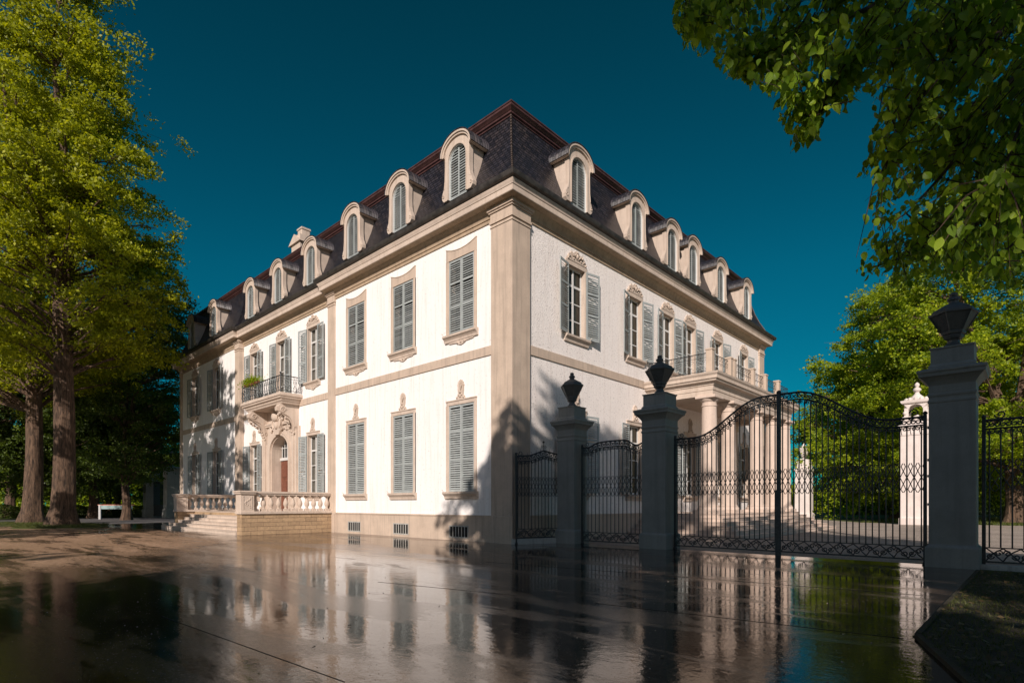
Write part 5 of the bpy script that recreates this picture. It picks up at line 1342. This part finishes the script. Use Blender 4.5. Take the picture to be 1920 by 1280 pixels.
# right side trees
e6=interp([(0.8,7.0),(4,9.0),(10,9.2),(16,7.6),(20,5.5),(23.5,2)])
tree('chestnut_tree','full round bright green tree behind the white pylon',xy(1682,57),6.5,0.62,e6,(1.6,23.5),330,620,0.24,M_LEAF_GREEN,seed=51,leaders=3,cl_r=1.5,shell=0.40,group='bright trees beyond the court')
e7=interp([(2.5,6),(6,8),(14,9.5),(22,8),(28,3)])
tree('chestnut_tree','tall green tree behind the big right pillar',xy(1900,44),6.5,0.6,e7,(3.5,27),260,560,0.22,M_LEAF_GREEN,seed=57,leaders=3,cl_r=1.5,shell=0.45,group='bright trees beyond the court')
tree('chestnut_tree','dark trunked tree in the deep shade right of the pylon',xy(1795,70),6,0.55,e7,(2.5,22),170,520,0.28,M_LEAF_DARK,seed=59,leaders=3,cl_r=1.8,group='bright trees beyond the court')
tree('chestnut_tree','leafy tree at the right picture edge behind the fence',xy(2080,55),6,0.6,e7,(2.5,27),170,520,0.26,M_LEAF_GREEN,seed=61,leaders=3,cl_r=1.7,group='bright trees beyond the court')
tree('chestnut_tree','shaded tree far behind the court lawn',xy(1640,92),5,0.5,e7,(1.0,20),120,480,0.34,M_LEAF_DARK,seed=63,leaders=2,cl_r=2.2,group='bright trees beyond the court')
hedge('dark shrub belt at the back of the court lawn',xy(1560,82),xy(2060,84),3,4.2,M_LEAF_DARK,42000,0.26)
hedge('low far shrubs seen past the portico columns',xy(1440,120),xy(1560,115),3,4.0,M_LEAF_GREEN,9000,0.30)

# trees behind the photographer that shade the gate and the near forecourt
def rej_band(x, y, z, m):     # gap shaped into these unseen crowns so sun reaches the near beech leaves
    z=np.asarray(z); x=np.asarray(x); return (z>9.8+0.5*np.sin(x*1.7))&(z<14.6+0.6*np.sin(x*2.3))&(x>18.5)
es=interp([(2.5,5.0),(6,6.2),(8,6.0),(11,4.0),(14,2.5),(17,1.6),(19.5,0.6)])
G='park trees behind the camera'
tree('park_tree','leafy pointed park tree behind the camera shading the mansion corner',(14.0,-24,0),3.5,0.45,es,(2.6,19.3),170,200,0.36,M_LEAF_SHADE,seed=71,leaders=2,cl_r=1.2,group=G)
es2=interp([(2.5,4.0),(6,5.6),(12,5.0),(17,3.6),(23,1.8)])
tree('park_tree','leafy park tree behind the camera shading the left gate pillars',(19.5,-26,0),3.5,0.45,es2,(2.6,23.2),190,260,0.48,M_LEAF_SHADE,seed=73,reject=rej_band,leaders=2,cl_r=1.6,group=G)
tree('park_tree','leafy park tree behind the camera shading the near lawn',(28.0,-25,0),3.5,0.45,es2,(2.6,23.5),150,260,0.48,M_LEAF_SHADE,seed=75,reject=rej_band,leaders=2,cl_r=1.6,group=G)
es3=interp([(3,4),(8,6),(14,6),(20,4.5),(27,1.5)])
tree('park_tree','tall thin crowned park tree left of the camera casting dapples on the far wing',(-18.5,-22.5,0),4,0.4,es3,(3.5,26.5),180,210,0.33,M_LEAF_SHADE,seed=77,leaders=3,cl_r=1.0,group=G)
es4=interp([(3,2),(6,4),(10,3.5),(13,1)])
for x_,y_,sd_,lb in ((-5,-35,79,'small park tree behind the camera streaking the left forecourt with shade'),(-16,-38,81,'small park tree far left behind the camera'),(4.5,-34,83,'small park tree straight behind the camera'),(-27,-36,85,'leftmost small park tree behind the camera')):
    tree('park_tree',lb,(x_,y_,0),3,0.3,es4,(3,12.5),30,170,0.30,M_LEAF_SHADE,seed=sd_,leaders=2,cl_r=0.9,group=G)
def woods(name,label,arc_,h,n,ls,mat,dep=14):
    a0,a1,t=arc_; u=rng.random(n); px=a0+(a1-a0)*u; tt=t+rng.random(n)*dep
    P=np.array([tuple(at(p,HOR,q)) for p,q in zip(px,tt)]); hh=h*(0.62+0.22*np.sin(px*0.021)+0.12*np.sin(px*0.063+2)+0.07*np.sin(px*0.17))
    P[:,2]=rng.random(n)**0.8*hh
    me=quads_mesh(name,leaf_quads(P,ls,rng),4,mat); tag(put(name,me),label,'woods',kind='stuff')
woods('far_woods','distant green woods on the horizon left of the mansion',(-500,420,150),15,34000,0.95,M_LEAF_GREEN)
woods('far_woods','distant green woods on the horizon right of the mansion',(1380,2500,150),9,26000,0.95,M_LEAF_GREEN)

# ---- the beech whose hanging boughs fill the upper right
def near_tree():
    R=np.random.default_rng(99); r=random.Random(99)
    base=Vector((23.5,-10.5,0))
    o=empty('beech_tree',base); tag(o,'near beech tree with large leaves hanging into the top right corner','tree')
    b=MB()
    b.tube([Vector((0,0,z))+Vector((0.15*math.sin(z*0.4),0.1*math.cos(z*0.5),0)) for z in range(0,12)],[0.62*math.exp(-z*2)*0.5+0.42*(1-0.06*z) for z in range(12)],14)
    # boughs: (px,py,depth) control points from upper right to the tip
    boughs=[
      ([(2350,-520,9),(1900,-330,7.2),(1600,-140,6.2),(1400,-30,5.6),(1290,50,5.3)], 1.0),
      ([(2350,-420,9),(1950,-180,7.0),(1700,-20,5.9),(1530,60,5.5),(1400,140,5.3)], 1.0),
      ([(2350,-350,9),(1980,-120,6.6),(1760,30,5.6),(1620,120,5.3),(1515,240,5.1)], 0.9),
      ([(2350,-300,9),(2000,-60,6.2),(1850,90,5.2),(1720,190,4.9),(1665,300,4.8)], 1.0),
      ([(2350,-200,9),(2050,20,6.4),(1900,150,5.4),(1790,300,5.0),(1700,400,5.2)], 1.0),
      ([(2350,-100,9),(2080,100,6.6),(1930,260,5.8),(1820,380,5.8),(1700,470,6.2)], 1.0),
      ([(2350,0,9),(2100,180,7.2),(1950,330,6.6),(1800,440,6.8),(1640,500,7.2)], 1.0),
      ([(2350,60,9),(2120,240,6.6),(2000,360,6.0),(1920,440,5.8),(1860,490,5.8)], 1.0),
      ([(2350,-600,9),(2000,-420,7.4),(1750,-260,6.4),(1560,-120,6.0),(1440,-50,5.7)], 1.0),
      ([(2350,-300,9),(2150,-60,6.0),(2020,80,5.0),(1930,200,4.5),(1880,330,4.4)], 1.0),
      ([(2350,-400,9),(2100,-220,6.4),(1950,-60,5.4),(1850,20,5.0),(1760,120,4.7)], 1.0),
      ([(2350,-450,9),(2060,-260,6.8),(1850,-120,5.8),(1690,-60,5.4),(1580,-10,5.2)], 1.0),
    ]
    C_=[]; A_=[]; S_=[]; nodes=[]
    poly=[(1258,-60),(1262,40),(1285,100),(1345,122),(1392,172),(1440,178),(1462,230),(1482,290),(1530,268),(1546,192),(1600,200),(1634,172),(1642,230),(1612,350),(1640,430),(1588,492),(1605,525),(1700,560),(1760,535),(1900,550),(2040,570),(2040,-60)]
    def inside(px,py):
        c=False; n=len(poly)
        for k in range(n):
            (x0,y0),(x1,y1)=poly[k],poly[(k+1)%n]
            if (y0>py)!=(y1>py) and px<(x1-x0)*(py-y0)/(y1-y0)+x0: c=not c
        return c
    def proj(P):
        dx,dy=P.x-CAM[0],P.y-CAM[1]; t=dx*fw[0]+dy*fw[1]; l=dx*rt[0]+dy*rt[1]
        return 960.5+F*l/t, HOR-(P.z-EYE)*F/t
    for cps,dens in boughs:
        pw=[at(*c)-base for c in cps]
        st=Vector((0,0,min(11,max(4.5,pw[0].z*0.8))))
        ctrl=[st]+pw; path=[]
        for i in range(len(ctrl)-1):
            p0=ctrl[max(0,i-1)];p1=ctrl[i];p2=ctrl[i+1];p3=ctrl[min(len(ctrl)-1,i+2)]
            for k in range(8):
                t=k/8; path.append(0.5*((2*p1)+(p2-p0)*t+(2*p0-5*p1+4*p2-p3)*t*t+(3*p1-p0-3*p2+p3)*t**3))
        path.append(ctrl[-1]); n=len(path)
        rad=[0.085*(1-i/n)**1.3+0.005 for i in range(n)]
        b.tube(path,rad,7,False); nodes+=path[10:]
    nt_=0; tries=0
    while nt_<1150 and tries<12000:
        tries+=1
        px=r.uniform(1240,2040); py=r.uniform(-60,560)
        low=min(1,max(0,(py-280)/220)) if px>1560 else 0
        if not inside(px,py): continue
        t=r.uniform(4.3,6.2)*(1-low)+r.uniform(6.5,10.0)*low
        if r.random()<0.25: t=r.uniform(4.2,6.5)
        q2=at(px,py,t)-base
        q0=min(nodes,key=lambda v:(v-q2).length+ (0.6 if v.z<q2.z else 0))
        if (q0-q2).length>2.2: q0=q2+(q0-q2).normalized()*r.uniform(0.7,1.3)
        elif (q0-q2).length<0.3: q0=q2+Vector((0.3,-0.1,0.35))
        q1=q0.lerp(q2,0.5)+Vector((0,0,0.12*(q2-q0).length))
        b.tube([q0,q1,q2],[0.008,0.005,0.002],3,False)
        L=(q2-q0).length; m=int(5+min(L,1.2)*13); nt_+=1
        for j in range(m):
            u=max(0.02,1-min(1.0,1.0/max(L,0.3))*(j+r.random()*0.6)/m*1.0)
            p=(q0.lerp(q1,u*2) if u<0.5 else q1.lerp(q2,u*2-1))+Vector((r.gauss(0,0.05),r.gauss(0,0.05),r.gauss(0,0.04)))
            tw=(q2-q0).normalized(); lat=tw.cross(Vector((0,0,1))).normalized()*(1 if j%2 else -1)
            ax=(tw*0.35+lat*0.5+Vector((r.gauss(0,0.28),r.gauss(0,0.28),-0.95+r.gauss(0,0.3)))).normalized()
            ln_=r.uniform(0.06,0.118)
            a_,b2=proj(p+base+ax*ln_*0.8)
            if not inside(a_,b2): 
                if r.random()<0.85: continue
            C_.append(p); A_.append(ax); S_.append(ln_)
    C_=np.array([tuple(c) for c in C_]); A_=np.array([tuple(a) for a in A_]); S_=np.array(S_)
    n=len(C_)
    up=R.normal(size=(n,3)); up[:,2]+=0.3
    up-=A_*np.sum(up*A_,1)[:,None]; up/=np.linalg.norm(up,axis=1)[:,None]
    lat=np.cross(A_,up)
    # template: ovate leaf with a fold, along a (0..1), across b
    us=[0.0,0.14,0.34,0.58,0.80,1.0]; ws=[0.0,0.20,0.29,0.27,0.14,0.0]
    T=[]; 
    for u,w_ in zip(us,ws):
        for s in (-1,0,1): T.append((u, s*w_, 0.10*abs(s)*w_*2.2 - 0.22*u*u))
    T=np.array(T)
    V=C_[:,None,:]+S_[:,None,None]*(T[None,:,0,None]*A_[:,None,:]+T[None,:,1,None]*lat[:,None,:]+T[None,:,2,None]*up[:,None,:])
    faces=[]
    for i in range(5):
        for s in (0,1): a=i*3+s; faces.append((a,a+1,a+4,a+3))
    faces=np.array(faces); nf=len(faces); K=len(T)
    me=bpy.data.meshes.new('crown'); me.vertices.add(n*K); me.vertices.foreach_set('co',V.reshape(-1).astype(np.float32))
    idx=(faces[None,:,:]+(np.arange(n)*K)[:,None,None]).reshape(-1).astype(np.int32)
    me.loops.add(len(idx)); me.loops.foreach_set('vertex_index',idx); me.polygons.add(n*nf); me.polygons.foreach_set('loop_start',np.arange(0,len(idx),4,dtype=np.int32))
    try: me.polygons.foreach_set('loop_total',np.full(n*nf,4,dtype=np.int32))
    except Exception: pass
    me.polygons.foreach_set('use_smooth',np.ones(n*nf,bool))
    me.materials.append(M_LEAF_NEAR); me.update(); me.validate()
    uvs=np.tile(np.array([(T[k][0],T[k][1]) for f in faces for k in f]),(n,1)).astype(np.float32)
    try:
        ul=me.uv_layers.new(name='UVMap'); ul.data.foreach_set('uv',uvs.reshape(-1))
    except Exception as ex: print('uv',ex)
    put('crown', me, o)
    put('trunk', b.mesh('trunk', M_BARK, True), o)
    print('near leaves', n)
near_tree()
